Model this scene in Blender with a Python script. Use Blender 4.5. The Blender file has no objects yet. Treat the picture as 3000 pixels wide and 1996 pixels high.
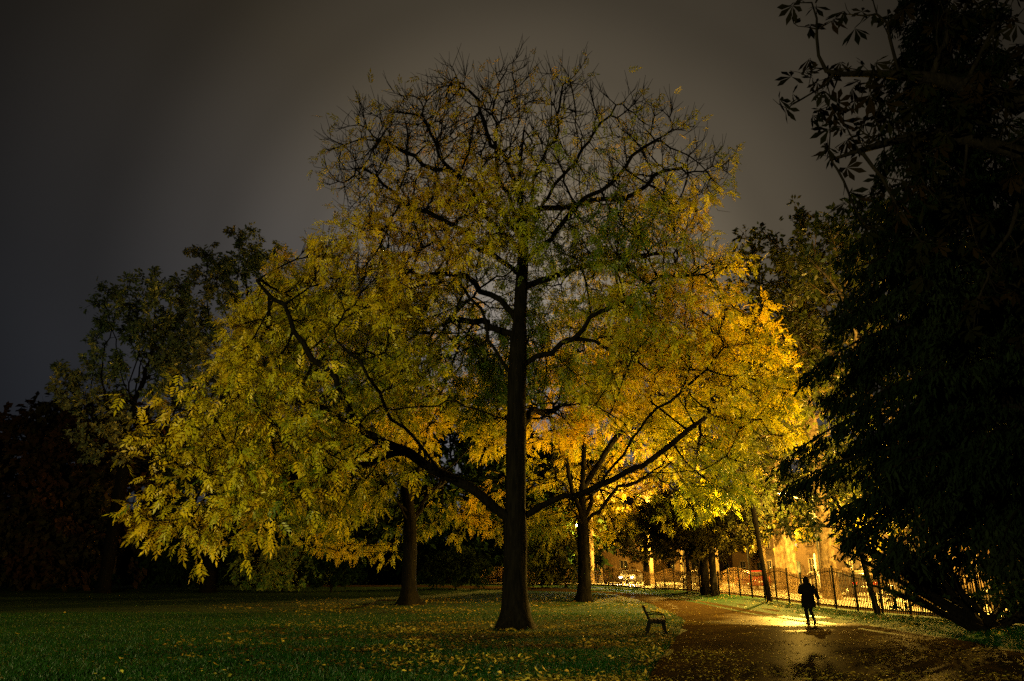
import bpy, math, numpy as np
from math import radians, sin, cos, pi
from mathutils import Vector, Matrix
sc = bpy.context.scene
COL = sc.collection

# ------------------------------------------------------------------ camera
CAM_H, PITCH, FPX = 1.58, radians(17.9), 2170.0
cam_d = bpy.data.cameras.new('camera'); cam = bpy.data.objects.new('camera', cam_d); COL.objects.link(cam)
cam.location = (0, 0, CAM_H); cam.rotation_euler = (radians(90) + PITCH, 0, 0)
cam_d.sensor_width = 36.0; cam_d.lens = FPX / 3000 * 36; cam_d.clip_start = 0.1; cam_d.clip_end = 3000
sc.camera = cam

# ------------------------------------------------------------------ exposure
sc.view_settings.view_transform = 'Standard'; sc.view_settings.look = 'None'
sc.view_settings.exposure = 0.0; sc.view_settings.gamma = 1.0; sc.view_settings.use_curve_mapping = False
try:
    cy = sc.cycles
    cy.max_bounces = 5; cy.diffuse_bounces = 2; cy.glossy_bounces = 2; cy.transmission_bounces = 3; cy.transparent_max_bounces = 6
    cy.caustics_reflective = False; cy.caustics_refractive = False
    cy.sample_clamp_indirect = 2.0; cy.sample_clamp_direct = 0
    cy.use_denoising = False
except Exception as e:
    print('cycles settings', e)

# ------------------------------------------------------------------ world: overcast night sky lit by the town
w = bpy.data.worlds.new('World'); sc.world = w; w.use_nodes = True
nt = w.node_tree; nt.nodes.clear()
def N(t, typ, **kw):
    n = t.nodes.new(typ)
    for k, v in kw.items(): setattr(n, k, v)
    return n
out = N(nt, 'ShaderNodeOutputWorld'); bg = N(nt, 'ShaderNodeBackground')
tc = N(nt, 'ShaderNodeTexCoord')
def vmath(op, a, b=None):
    n = N(nt, 'ShaderNodeVectorMath', operation=op)
    nt.links.new(a, n.inputs[0])
    if b is not None:
        if isinstance(b, tuple): n.inputs[1].default_value = b
        else: nt.links.new(b, n.inputs[1])
    return n
def fmath(op, a, b=None, c=None, t=nt):
    n = N(t, 'ShaderNodeMath', operation=op)
    for i, v in enumerate((a, b, c)):
        if v is None: continue
        if isinstance(v, (int, float)): n.inputs[i].default_value = v
        else: t.links.new(v, n.inputs[i])
    return n.outputs[0]
nrm = vmath('NORMALIZE', tc.outputs['Generated']).outputs[0]
ga, ge = radians(2.0), radians(19.0)
gdir = (sin(ga) * cos(ge), cos(ga) * cos(ge), sin(ge))
dot = vmath('DOT_PRODUCT', nrm, gdir).outputs['Value']
ang = fmath('MULTIPLY', fmath('ARCCOSINE', dot), 180 / pi)          # degrees away from the town's glow
ramp = N(nt, 'ShaderNodeValToRGB'); ramp.color_ramp.interpolation = 'EASE'
nt.links.new(fmath('DIVIDE', ang, 60.0), ramp.inputs[0])
cr = ramp.color_ramp
SKY = [(p, (v, v, v)) for p, v in ((0.0, .25), (0.12, .195), (0.22, .116), (0.32, .063), (0.42, .037), (0.54, .019), (0.70, .0092), (1.0, .005))]
while len(cr.elements) < len(SKY): cr.elements.new(0.5)
for e, (p, c) in zip(cr.elements, SKY): e.position = p; e.color = (*c, 1)
sep = N(nt, 'ShaderNodeSeparateXYZ'); nt.links.new(nrm, sep.inputs[0])
ele = N(nt, 'ShaderNodeMapRange'); ele.inputs[1].default_value = -.10; ele.inputs[2].default_value = .50
nt.links.new(fmath('MULTIPLY_ADD', sep.outputs[0], .45, sep.outputs[2]), ele.inputs[0])
tint = N(nt, 'ShaderNodeMix', data_type='RGBA'); nt.links.new(ele.outputs[0], tint.inputs[0])
tint.inputs[6].default_value = (.90, 1.0, 1.26, 1); tint.inputs[7].default_value = (1.24, 1.0, .68, 1)
mul = N(nt, 'ShaderNodeMix', data_type='RGBA', blend_type='MULTIPLY'); mul.inputs[0].default_value = 1
nt.links.new(ramp.outputs[0], mul.inputs[6]); nt.links.new(tint.outputs[2], mul.inputs[7])
cn = N(nt, 'ShaderNodeTexNoise'); cn.inputs['Scale'].default_value = 2.2; cn.inputs['Detail'].default_value = 3
nt.links.new(nrm, cn.inputs['Vector'])
cmr = N(nt, 'ShaderNodeMapRange'); cmr.inputs[1].default_value = .3; cmr.inputs[2].default_value = .7
cmr.inputs[3].default_value = .88; cmr.inputs[4].default_value = 1.12; nt.links.new(cn.outputs[0], cmr.inputs[0])
mul2 = vmath('SCALE', mul.outputs[2]); nt.links.new(cmr.outputs[0], mul2.inputs[3])
sky = N(nt, 'ShaderNodeTexSky', sky_type='NISHITA'); sky.sun_disc = False
sky.sun_elevation = radians(-4.0); sky.sun_rotation = radians(200)
skys = vmath('SCALE', sky.outputs[0]); skys.inputs[3].default_value = .004
sm = vmath('ADD', mul2.outputs[0], skys.outputs[0])
nt.links.new(sm.outputs[0], bg.inputs[0]); bg.inputs[1].default_value = 1.0
nt.links.new(bg.outputs[0], out.inputs[0])
# the night's one sun lamp: a trace of cool moonlight through the cloud
sd = bpy.data.lights.new('moon', 'SUN'); sd.energy = 0.01; sd.angle = radians(20); sd.color = (.8, .9, 1)
so = bpy.data.objects.new('moon', sd); COL.objects.link(so); so.rotation_euler = (radians(50), 0, radians(-30))
SODIUM = (1.0, .56, .075)
LAMP_W, FRONT_W = 26000, 36000

# ------------------------------------------------------------------ helpers
S_, C_ = sin(PITCH), cos(PITCH)
def ray(x, y):
    r, u = x - 1500.0, 998.0 - y
    return np.array((r, FPX * C_ - u * S_, FPX * S_ + u * C_))
def pt(x, y, Y):
    d = ray(x, y); t = Y / d[1]; return np.array((d[0] * t, Y, CAM_H + d[2] * t))
def sstep(a, b, x):
    t = np.clip((x - a) / (b - a), 0, 1); return t * t * (3 - 2 * t)
def zg(x, y):                                                        # the lie of the land
    x = np.asarray(x, float); y = np.asarray(y, float)
    s = 0.018 * 4 * np.logaddexp(0, (np.minimum(y, 110) - 38) / 4)
    b = 0.30 * np.maximum(sstep(11.6, 14.7, x) * sstep(-10, 10, y), sstep(68, 78, y))
    return s + b + .03 * np.sin(x * .31 + 1) * np.sin(y * .23) 
def G(x, y):                                                         # ground point under a picture point
    d = ray(x, y); lo, hi = 3.0, 200.0
    for _ in range(50):
        m = (lo + hi) / 2
        z = CAM_H + d[2] * m / d[1]
        if z > zg(d[0] * m / d[1], m): lo = m
        else: hi = m
    return np.array((d[0] * lo / d[1], lo))
def tag(o, label=None, cat=None, group=None, kind=None):
    if label: o['label'] = label
    if cat: o['category'] = cat
    if group: o['group'] = group
    if kind: o['kind'] = kind
    return o
def empty(name, loc=(0, 0, 0), rz=0):
    o = bpy.data.objects.new(name, None); COL.objects.link(o); o.location = loc; o.rotation_euler = (0, 0, rz)
    o.empty_display_size = .3
    return o
def mesh(name, V, F, mat=None, cols=None, smooth=False):
    """V (n,3), F: list of int arrays (m,k)"""
    if isinstance(F, np.ndarray): F = [F]
    V = np.asarray(V, np.float32)
    me = bpy.data.meshes.new(name)
    me.vertices.add(len(V)); me.vertices.foreach_set('co', V.ravel())
    li = np.concatenate([f.ravel() for f in F]).astype(np.int32)
    ks = np.concatenate([np.full(len(f), f.shape[1]) for f in F])
    me.loops.add(len(li)); me.loops.foreach_set('vertex_index', li)
    me.polygons.add(len(ks)); st = np.zeros(len(ks), np.int32); st[1:] = np.cumsum(ks)[:-1]
    me.polygons.foreach_set('loop_start', st)
    if smooth: me.polygons.foreach_set('use_smooth', np.ones(len(ks), bool))
    if cols is not None:
        a = me.color_attributes.new('Col', 'FLOAT_COLOR', 'POINT')
        c4 = np.ones((len(V), 4), np.float32); c4[:, :3] = cols; a.data.foreach_set('color', c4.ravel())
    me.update(calc_edges=True)
    if mat: me.materials.append(mat)
    return me
def link(name, me, parent=None, loc=None, rot=None):
    o = bpy.data.objects.new(name, me); COL.objects.link(o)
    if parent: o.parent = parent
    if loc is not None: o.location = loc
    if rot is not None: o.rotation_euler = rot
    return o
class MB:
    """collects simple shapes into one mesh"""
    def __init__(s): s.V = []; s.F = {}; s.n = 0
    def add(s, V, F):
        V = np.asarray(V, float)
        for f in F: s.F.setdefault(len(f), []).append([i + s.n for i in f])
        s.V.append(V); s.n += len(V); return s
    def box(s, c, size, rz=0, M=None):
        h = np.array(size) / 2
        P = np.array([(x, y, z) for z in (-1, 1) for y in (-1, 1) for x in (-1, 1)]) * h
        if rz: P = P @ np.array(((cos(rz), sin(rz), 0), (-sin(rz), cos(rz), 0), (0, 0, 1)))
        if M is not None: P = P @ np.array(M).T
        return s.add(P + np.array(c), [(0, 2, 3, 1), (4, 5, 7, 6), (0, 1, 5, 4), (2, 6, 7, 3), (0, 4, 6, 2), (1, 3, 7, 5)])
    def tube(s, pts, rad, n=8, caps=True):
        P = np.asarray(pts, float); m = len(P)
        R = np.broadcast_to(np.asarray(rad, float), (m,)) if np.ndim(rad) < 2 else rad
        V = tube_rings(P, R, n); F = []
        for i in range(m - 1):
            for j in range(n):
                a, b = i * n + j, i * n + (j + 1) % n; F.append((a, b, b + n, a + n))
        if caps: F.append(tuple(range(n - 1, -1, -1))); F.append(tuple((m - 1) * n + j for j in range(n)))
        return s.add(V.reshape(-1, 3), F)
    def sphere(s, c, r, nu=10, nv=7):
        r = np.broadcast_to(np.asarray(r, float), (3,)); V = []; F = []
        for i in range(nv + 1):
            t = pi * i / nv
            for j in range(nu): V.append((sin(t) * cos(2 * pi * j / nu), sin(t) * sin(2 * pi * j / nu), cos(t)))
        for i in range(nv):
            for j in range(nu):
                a, b = i * nu + j, i * nu + (j + 1) % nu; F.append((a, a + nu, b + nu, b))
        return s.add(np.array(V) * r + np.array(c), F)
    def me(s, name, mat, smooth=False):
        return mesh(name, np.concatenate(s.V), [np.array(f) for f in s.F.values()], mat, smooth=smooth)
    def obj(s, name, mat, parent=None, smooth=False, loc=None, rot=None):
        return link(name, s.me(name, mat, smooth), parent, loc, rot)
def unit(v): return v / np.maximum(np.linalg.norm(v, axis=-1, keepdims=True), 1e-9)
def frames(T):
    ref = np.zeros_like(T); k = np.argmin(np.abs(T), axis=-1); np.put_along_axis(ref, k[..., None], 1.0, -1)
    U = unit(np.cross(T, ref)); return U, np.cross(T, U)
def tube_rings(P, R, n):
    T = unit(np.gradient(P, axis=0)) if len(P) > 1 else np.array([[0, 0, 1.]])
    m = unit(T.mean(0)); ref = np.zeros(3); ref[np.argmin(np.abs(m))] = 1
    U = unit(np.cross(T, ref)); W = np.cross(T, U)
    a = np.arange(n) * 2 * pi / n
    return P[:, None, :] + R[:, None, None] * (np.cos(a)[None, :, None] * U[:, None, :] + np.sin(a)[None, :, None] * W[:, None, :])
def chains_mesh(name, chains, n, mat, closed=True):
    Vs, Fs, off = [], [], 0; Ts = []
    j = np.arange(n); jn = (j + 1) % n
    for P, R in chains:
        V = tube_rings(P, R, n); m = len(P)
        i = np.arange(m - 1)[:, None] * n + off
        Fs.append(np.stack([i + j, i + jn, i + n + jn, i + n + j], -1).reshape(-1, 4))
        Vs.append(V.reshape(-1, 3)); off += m * n
    return mesh(name, np.concatenate(Vs), np.concatenate(Fs), mat, smooth=True)
def twigs_mesh(name, P, R, n, mat):
    """P (N,m,3) equal-length twigs"""
    Nn, m, _ = P.shape
    T = unit(np.gradient(P, axis=1)); U, W = frames(T.mean(1)); U = U[:, None]; W = W[:, None]
    a = np.arange(n) * 2 * pi / n
    V = P[:, :, None] + R[:, :, None, None] * (np.cos(a)[:, None] * U[:, :, None] + np.sin(a)[:, None] * W[:, :, None])
    j = np.arange(n); jn = (j + 1) % n; i = np.arange(m - 1)[:, None] * n
    f = np.stack([i + j, i + jn, i + n + jn, i + n + j], -1).reshape(-1, 4)
    F = (f[None] + (np.arange(Nn) * m * n)[:, None, None]).reshape(-1, 4)
    return mesh(name, V.reshape(-1, 3), F, mat, smooth=True)
def field(p, s=1.0, seed=0):
    """smooth pseudo noise about -1..1"""
    r = np.random.default_rng(seed); v = 0
    for k in range(5):
        d = r.normal(size=3); d /= np.linalg.norm(d); v = v + np.sin(p @ d * s * (0.7 + .35 * k) + r.uniform(0, 6.28))
    return v / 2.6

# ------------------------------------------------------------------ materials
def mat_new(name):
    m = bpy.data.materials.new(name); m.use_nodes = True; t = m.node_tree; t.nodes.clear()
    return m, t, N(t, 'ShaderNodeOutputMaterial')
def mat_plain(name, col, rough=.6, metal=0, noise=.25, scale=8, bump=0, bscale=40, spec=.5):
    m, t, o = mat_new(name); b = N(t, 'ShaderNodeBsdfPrincipled')
    b.inputs['Roughness'].default_value = rough; b.inputs['Metallic'].default_value = metal
    b.inputs['Specular IOR Level'].default_value = spec
    c = N(t, 'ShaderNodeTexCoord'); n = N(t, 'ShaderNodeTexNoise'); n.inputs['Scale'].default_value = scale; n.inputs['Detail'].default_value = 5
    t.links.new(c.outputs['Object'], n.inputs['Vector'])
    r = N(t, 'ShaderNodeValToRGB'); e = r.color_ramp.elements
    e[0].position = .3; e[1].position = .7
    e[0].color = (*[x * (1 - noise) for x in col], 1); e[1].color = (*[min(1, x * (1 + noise)) for x in col], 1)
    t.links.new(n.outputs[0], r.inputs[0]); t.links.new(r.outputs[0], b.inputs['Base Color'])
    if bump:
        n2 = N(t, 'ShaderNodeTexNoise'); n2.inputs['Scale'].default_value = bscale; n2.inputs['Detail'].default_value = 6
        t.links.new(c.outputs['Object'], n2.inputs['Vector'])
        bp = N(t, 'ShaderNodeBump'); bp.inputs['Strength'].default_value = bump; bp.inputs['Distance'].default_value = .05
        t.links.new(n2.outputs[0], bp.inputs['Height']); t.links.new(bp.outputs[0], b.inputs['Normal'])
    t.links.new(b.outputs[0], o.inputs[0]); return m
def mat_emit(name, col, strength):
    m, t, o = mat_new(name); e = N(t, 'ShaderNodeEmission'); e.inputs[0].default_value = (*col, 1); e.inputs[1].default_value = strength
    t.links.new(e.outputs[0], o.inputs[0]); return m
def mat_leaf(name, trans=.45, gloss=.06):
    m, t, o = mat_new(name)
    a = N(t, 'ShaderNodeAttribute', attribute_name='Col')
    d = N(t, 'ShaderNodeBsdfDiffuse'); tr = N(t, 'ShaderNodeBsdfTranslucent'); g = N(t, 'ShaderNodeBsdfGlossy'); g.inputs['Roughness'].default_value = .45
    m1 = N(t, 'ShaderNodeMixShader'); m1.inputs[0].default_value = trans
    m2 = N(t, 'ShaderNodeMixShader'); m2.inputs[0].default_value = gloss
    t.links.new(a.outputs['Color'], d.inputs[0]); t.links.new(a.outputs['Color'], tr.inputs[0])
    g.inputs[0].default_value = (.5, .5, .5, 1)
    t.links.new(d.outputs[0], m1.inputs[1]); t.links.new(tr.outputs[0], m1.inputs[2])
    t.links.new(m1.outputs[0], m2.inputs[1]); t.links.new(g.outputs[0], m2.inputs[2])
    t.links.new(m2.outputs[0], o.inputs[0]); return m
def mat_bark(name, c0, c1, vscale=(14, 14, 2.0), bump=.9):
    m, t, o = mat_new(name); b = N(t, 'ShaderNodeBsdfPrincipled'); b.inputs['Roughness'].default_value = .85
    b.inputs['Specular IOR Level'].default_value = .06
    c = N(t, 'ShaderNodeTexCoord'); mp = N(t, 'ShaderNodeMapping'); mp.inputs['Scale'].default_value = vscale
    t.links.new(c.outputs['Object'], mp.inputs[0])
    n = N(t, 'ShaderNodeTexNoise'); n.inputs['Scale'].default_value = 1; n.inputs['Detail'].default_value = 6; n.inputs['Distortion'].default_value = .6
    t.links.new(mp.outputs[0], n.inputs['Vector'])
    r = N(t, 'ShaderNodeValToRGB'); e = r.color_ramp.elements; e[0].position = .35; e[1].position = .68
    e[0].color = (*c0, 1); e[1].color = (*c1, 1)
    t.links.new(n.outputs[0], r.inputs[0]); t.links.new(r.outputs[0], b.inputs['Base Color'])
    bp = N(t, 'ShaderNodeBump'); bp.inputs['Strength'].default_value = bump; bp.inputs['Distance'].default_value = .04
    t.links.new(n.outputs[0], bp.inputs['Height']); t.links.new(bp.outputs[0], b.inputs['Normal'])
    t.links.new(b.outputs[0], o.inputs[0]); return m
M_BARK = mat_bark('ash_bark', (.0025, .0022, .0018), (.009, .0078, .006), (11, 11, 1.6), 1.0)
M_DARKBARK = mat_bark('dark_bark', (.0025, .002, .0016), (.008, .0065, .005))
M_PLANE = mat_bark('plane_bark', (.09, .06, .03), (.28, .21, .12), (5, 5, 3), .35)
M_LEAF = mat_leaf('leaf', .48); M_DARKLEAF = mat_leaf('evergreen_leaf', .12, .0); M_LITTER = mat_leaf('litter_leaf', .2, .1)
M_GRASSB = mat_leaf('grass_blade', .25, .05)
M_IRON = mat_plain('painted_iron', (.008, .008, .007), .9, 0, spec=.06)
M_STEEL = mat_plain('galvanised_steel', (.3, .3, .3), .45, .6)
M_WOOD = mat_bark('bench_wood', (.012, .008, .005), (.035, .02, .011), (3, 40, 40), .3)

# ground: grass with bare, leafy and mossy patches
def mat_ground():
    m, t, o = mat_new('lawn'); b = N(t, 'ShaderNodeBsdfPrincipled'); b.inputs['Roughness'].default_value = .9; b.inputs['Specular IOR Level'].default_value = .2
    c = N(t, 'ShaderNodeTexCoord')
    n = N(t, 'ShaderNodeTexNoise'); n.inputs['Scale'].default_value = .6; n.inputs['Detail'].default_value = 8; t.links.new(c.outputs['Object'], n.inputs['Vector'])
    f = N(t, 'ShaderNodeTexNoise'); f.inputs['Scale'].default_value = 14; f.inputs['Detail'].default_value = 6; t.links.new(c.outputs['Object'], f.inputs['Vector'])
    r = N(t, 'ShaderNodeValToRGB'); e = r.color_ramp.elements; e[0].position = .3; e[1].position = .7
    e[0].color = (.004, .026, .002, 1); e[1].color = (.012, .050, .004, 1)
    mx = N(t, 'ShaderNodeMix', data_type='FLOAT'); mx.inputs[0].default_value = .6
    t.links.new(n.outputs[0], mx.inputs[2]); t.links.new(f.outputs[0], mx.inputs[3])
    t.links.new(mx.outputs[0], r.inputs[0]); t.links.new(r.outputs[0], b.inputs['Base Color'])
    bp = N(t, 'ShaderNodeBump'); bp.inputs['Strength'].default_value = .8; bp.inputs['Distance'].default_value = .06
    t.links.new(f.outputs[0], bp.inputs['Height']); t.links.new(bp.outputs[0], b.inputs['Normal'])
    t.links.new(b.outputs[0], o.inputs[0]); return m
def mat_tar(name, col, r0, r1, bump=.5, scale=.5, wet=(.35, .65), spec=.22):
    m, t, o = mat_new(name); b = N(t, 'ShaderNodeBsdfPrincipled'); b.inputs['Specular IOR Level'].default_value = spec
    c = N(t, 'ShaderNodeTexCoord')
    n = N(t, 'ShaderNodeTexNoise'); n.inputs['Scale'].default_value = scale; n.inputs['Detail'].default_value = 6; t.links.new(c.outputs['Object'], n.inputs['Vector'])
    g = N(t, 'ShaderNodeTexNoise'); g.inputs['Scale'].default_value = 45; g.inputs['Detail'].default_value = 4; t.links.new(c.outputs['Object'], g.inputs['Vector'])
    mr = N(t, 'ShaderNodeMapRange'); mr.inputs[1].default_value = wet[0]; mr.inputs[2].default_value = wet[1]; mr.inputs[3].default_value = r0; mr.inputs[4].default_value = r1
    t.links.new(n.outputs[0], mr.inputs[0]); t.links.new(mr.outputs[0], b.inputs['Roughness'])
    r = N(t, 'ShaderNodeValToRGB'); e = r.color_ramp.elements; e[0].position = .3; e[1].position = .72
    e[0].color = (*[x * .6 for x in col], 1); e[1].color = (*[x * 1.4 for x in col], 1)
    t.links.new(g.outputs[0], r.inputs[0]); t.links.new(r.outputs[0], b.inputs['Base Color'])
    bp = N(t, 'ShaderNodeBump'); bp.inputs['Strength'].default_value = bump; bp.inputs['Distance'].default_value = .012
    t.links.new(g.outputs[0], bp.inputs['Height'])
    b2 = N(t, 'ShaderNodeBump'); b2.inputs['Strength'].default_value = .35; b2.inputs['Distance'].default_value = .08
    t.links.new(n.outputs[0], b2.inputs['Height']); t.links.new(bp.outputs[0], b2.inputs['Normal']); t.links.new(b2.outputs[0], b.inputs['Normal'])
    t.links.new(b.outputs[0], o.inputs[0]); return m

# ------------------------------------------------------------------ ground, path, street
def sheet(name, xs, ys, mat, lift=0):
    X, Y = np.meshgrid(xs, ys); Z = zg(X, Y) + lift
    n, m = X.shape; i = np.arange(n - 1)[:, None] * m + np.arange(m - 1)
    F = np.stack([i, i + 1, i + m + 1, i + m], -1).reshape(-1, 4)
    return mesh(name, np.stack([X, Y, Z], -1).reshape(-1, 3), F, mat, smooth=True)
xs = np.concatenate([np.linspace(-900, -60, 22)[:-1], np.arange(-60, 61, 1.0), np.linspace(60, 900, 22)[1:]])
ys = np.concatenate([np.linspace(-200, -12, 12)[:-1], np.arange(-12, 121, 1.0), np.linspace(120, 1400, 25)[1:]])
tag(link('ground', sheet('ground', xs, ys, mat_ground())), kind='structure')
def resample(P, n):
    P = np.asarray(P, float); d = np.r_[0, np.cumsum(np.linalg.norm(np.diff(P, axis=0), axis=1))]
    # smooth (Catmull-like) by cubic interpolation on a fine chain
    t = np.linspace(0, d[-1], n); k = np.stack([np.interp(t, d, P[:, i]) for i in range(P.shape[1])], 1)
    for _ in range(max(2, n // 14)):
        k[1:-1] = .25 * k[:-2] + .5 * k[1:-1] + .25 * k[2:]
    return k
def strip(name, A, B, mat, lift, cross=10, wob=0, seed=1):
    n = len(A); u = np.linspace(0, 1, cross)
    P = A[:, None] * (1 - u[:, None]) + B[:, None] * u[:, None]
    if wob:
        r = np.random.default_rng(seed)
        P[:, 0] += wob * (np.sin(np.arange(n) * .9) + r.normal(size=n) * .7)[:, None] * np.array((1, .2))
        P[:, -1] += wob * (np.sin(np.arange(n) * 1.1 + 1) + r.normal(size=n) * .7)[:, None] * np.array((1, .2))
    Z = zg(P[..., 0], P[..., 1]) + lift
    V = np.concatenate([P, Z[..., None]], -1).reshape(-1, 3)
    i = np.arange(n - 1)[:, None] * cross + np.arange(cross - 1)
    F = np.stack([i, i + 1, i + cross + 1, i + cross], -1).reshape(-1, 4)
    return mesh(name, V, F, mat, smooth=True)
def mat_path():
    m, t, o = mat_new('wet_path'); c = N(t, 'ShaderNodeTexCoord')
    def noise(sc_, det=6):
        n = N(t, 'ShaderNodeTexNoise'); n.inputs['Scale'].default_value = sc_; n.inputs['Detail'].default_value = det; t.links.new(c.outputs['Object'], n.inputs['Vector']); return n.outputs[0]
    g, p = noise(40), noise(.42)
    r = N(t, 'ShaderNodeValToRGB'); e = r.color_ramp.elements; e[0].position = .3; e[1].position = .72; e[0].color = (.022, .014, .006, 1); e[1].color = (.080, .053, .021, 1); t.links.new(g, r.inputs[0])
    d = N(t, 'ShaderNodeBsdfDiffuse'); t.links.new(r.outputs[0], d.inputs[0])
    gl = N(t, 'ShaderNodeBsdfGlossy'); gl.inputs[0].default_value = (.9, .9, .9, 1); gl.inputs['Roughness'].default_value = .38
    bp = N(t, 'ShaderNodeBump'); bp.inputs['Strength'].default_value = .18; bp.inputs['Distance'].default_value = .01; t.links.new(noise(9, 4), bp.inputs['Height']); t.links.new(bp.outputs[0], gl.inputs['Normal'])
    mp = N(t, 'ShaderNodeMapping'); mp.inputs['Location'].default_value = (-10.6 / 4.4, -31.5 / 8, 0); mp.inputs['Scale'].default_value = (1 / 4.4, 1 / 8, 0); t.links.new(c.outputs['Object'], mp.inputs[0])
    gr = N(t, 'ShaderNodeTexGradient', gradient_type='SPHERICAL'); t.links.new(mp.outputs[0], gr.inputs[0])
    sm_ = fmath('MULTIPLY_ADD', gr.outputs[1], .46, p, t=t)
    wet = N(t, 'ShaderNodeMapRange'); wet.inputs[1].default_value = .66; wet.inputs[2].default_value = .86; wet.inputs[3].default_value = .006; wet.inputs[4].default_value = .17; t.links.new(sm_, wet.inputs[0])
    mx = N(t, 'ShaderNodeMixShader'); t.links.new(wet.outputs[0], mx.inputs[0]); t.links.new(d.outputs[0], mx.inputs[1]); t.links.new(gl.outputs[0], mx.inputs[2]); t.links.new(mx.outputs[0], o.inputs[0]); return m
M_PATH = mat_path()
LE = resample([(-1.5, -4), (1.2, 6), G(1880, 1996), G(1990, 1860), G(2010, 1815), G(1935, 1781), G(1865, 1756), G(1785, 1737), (2, 71), (-10, 75), (-30, 78)], 110)
RE = resample([(10.2, -4), (10.6, 6), (11.2, 14), (12.2, 24), (12.9, 31), (12.9, 42), (12.6, 52), (12.0, 60), (9.5, 68), (3, 75.5), (-9, 79.5), (-30, 82.5)], 110)
tag(link('path', strip('path', LE, RE, M_PATH, .005, 12, .10)), kind='structure')
FENCE = resample([(15.0, 8), (15.0, 20), (14.8, 30), (14.7, 36), (15.0, 46), (14.6, 54), (13.9, 64), (12.6, 71), (10, 75), (6.5, 78), (-4, 82)], 400)
ft = unit(np.gradient(FENCE, axis=0)); fn = np.stack([ft[:, 1], -ft[:, 0]], 1)       # outward (street) side
def off(d, step=4): return (FENCE + fn * d)[::step]
M_PAVE = mat_tar('street_pavement', (.30, .27, .22), .45, .7)
M_ROAD = mat_tar('street_setts', (.22, .20, .17), .4, .7)
M_KERB = mat_plain('kerb_stone', (.3, .29, .27), .7, bump=.3)
tag(link('pavement', strip('pavement', off(.55), off(4.4), M_PAVE, .11, 6)), kind='structure')
tag(link('road', strip('road', off(4.5), off(12.5), M_ROAD, .006, 8)), kind='structure')
tag(link('pavement', strip('pavement', off(12.75), off(17), M_PAVE, .11, 5)), kind='structure')
def kerb(d):
    A, B = off(d), off(d + .2); n = len(A)
    V = []
    for (P, l) in ((A, -.05), (A, .125), (B, .125), (B, -.05)): V.append(np.c_[P, zg(P[:, 0], P[:, 1]) + l])
    V = np.stack(V, 1).reshape(-1, 3); i = np.arange(n - 1)[:, None] * 4 + np.arange(3)
    F = np.stack([i, i + 4, i + 5, i + 1], -1).reshape(-1, 4)
    tag(link('kerb', mesh('kerb', V, F, M_KERB)), kind='structure')
kerb(4.35); kerb(12.5)

# ------------------------------------------------------------------ trees
def colonize(P0, par0, A, step, kill, iters, rng, trop=(0, 0, .0), jit=.07):
    cap = 60000; P = np.zeros((cap, 3)); par = np.full(cap, -1); n = len(P0)
    P[:n] = P0; par[:n] = par0; cnt = np.zeros(cap, int); last = np.full(cap, -1)
    for i in range(n):
        if par[i] >= 0: cnt[par[i]] += 1
    near = np.zeros(len(A), int); dist = np.full(len(A), 1e9)
    def upd(i0, i1):
        nonlocal near, dist
        for a in range(i0, i1, 400):
            b = min(i1, a + 400)
            D = np.linalg.norm(A[:, None] - P[None, a:b], axis=2); k = D.argmin(1); dm = D[np.arange(len(A)), k]
            u = dm < dist; near[u] = a + k[u]; dist[u] = dm[u]
    upd(0, n); trop = np.array(trop)
    for it in range(iters):
        keep = dist > kill; A = A[keep]; near = near[keep]; dist = dist[keep]
        if len(A) == 0: break
        Sv = np.zeros((n, 3)); np.add.at(Sv, near, unit(A - P[near])); idx = np.unique(near)
        v = unit(unit(Sv[idx]) + trop + rng.normal(size=(len(idx), 3)) * jit); new = P[idx] + v * step
        ok = (cnt[idx] < 4)
        l = last[idx]; ok &= ~((l >= 0) & (np.linalg.norm(new - P[np.maximum(l, 0)], axis=1) < .45 * step))
        idx, new = idx[ok], new[ok]
        if len(idx) == 0 or n + len(idx) > cap: break
        P[n:n + len(idx)] = new; par[n:n + len(idx)] = idx; last[idx] = np.arange(n, n + len(idx)); np.add.at(cnt, idx, 1)
        upd(n, n + len(idx)); n += len(idx)
    P = P[:n]; par = par[:n]; n0 = len(P0); ii = np.arange(n0, n)
    for _ in range(4):
        cs = np.zeros((n, 3)); cc = np.zeros(n); np.add.at(cs, par[1:], P[1:]); np.add.at(cc, par[1:], 1)
        k = ii[cc[ii] > 0]; P[k] = .4 * P[k] + .3 * P[par[k]] + .3 * cs[k] / cc[k][:, None]
    return P, par
WOB = .9
def skeleton(trunk, limbs, seg=.5):
    """trunk: points; limbs: list of (start fraction along the trunk or point, points)"""
    P, par = [], []
    def run(pts, root):
        pts = np.asarray(pts, float); d = np.r_[0, np.cumsum(np.linalg.norm(np.diff(pts, axis=0), axis=1))]
        m = max(3, int(d[-1] / seg) + 1); t = np.linspace(0, d[-1], m); k = np.stack([np.interp(t, d, pts[:, i]) for i in range(3)], 1)
        for _ in range(3): k[1:-1] = .25 * k[:-2] + .5 * k[1:-1] + .25 * k[2:]
        s = 0
        if root is not None:
            s = 1; q_ = np.linspace(0, 1, m)[:, None]; ph = pts[-1] * 3.1
            k = k + np.minimum(1, q_ * 4) * WOB * (.13 * np.sin(t[:, None] * 1.9 + ph) + .07 * np.sin(t[:, None] * 4.3 + ph[::-1]))
        for q in k[s:]:
            P.append(q); par.append(-1 if root is None and len(P) == 1 else (root if root is not None else len(P) - 2)); root = None if root is None else len(P) - 1
            if root is None: pass
    run(trunk, None)
    for L in limbs:
        L = np.asarray(L, float); A = np.array(P); r = int(np.linalg.norm(A - L[0], axis=1).argmin())
        L = L.copy(); L[0] = A[r]; run(L, r)
    return np.array(P), np.array(par)
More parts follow.
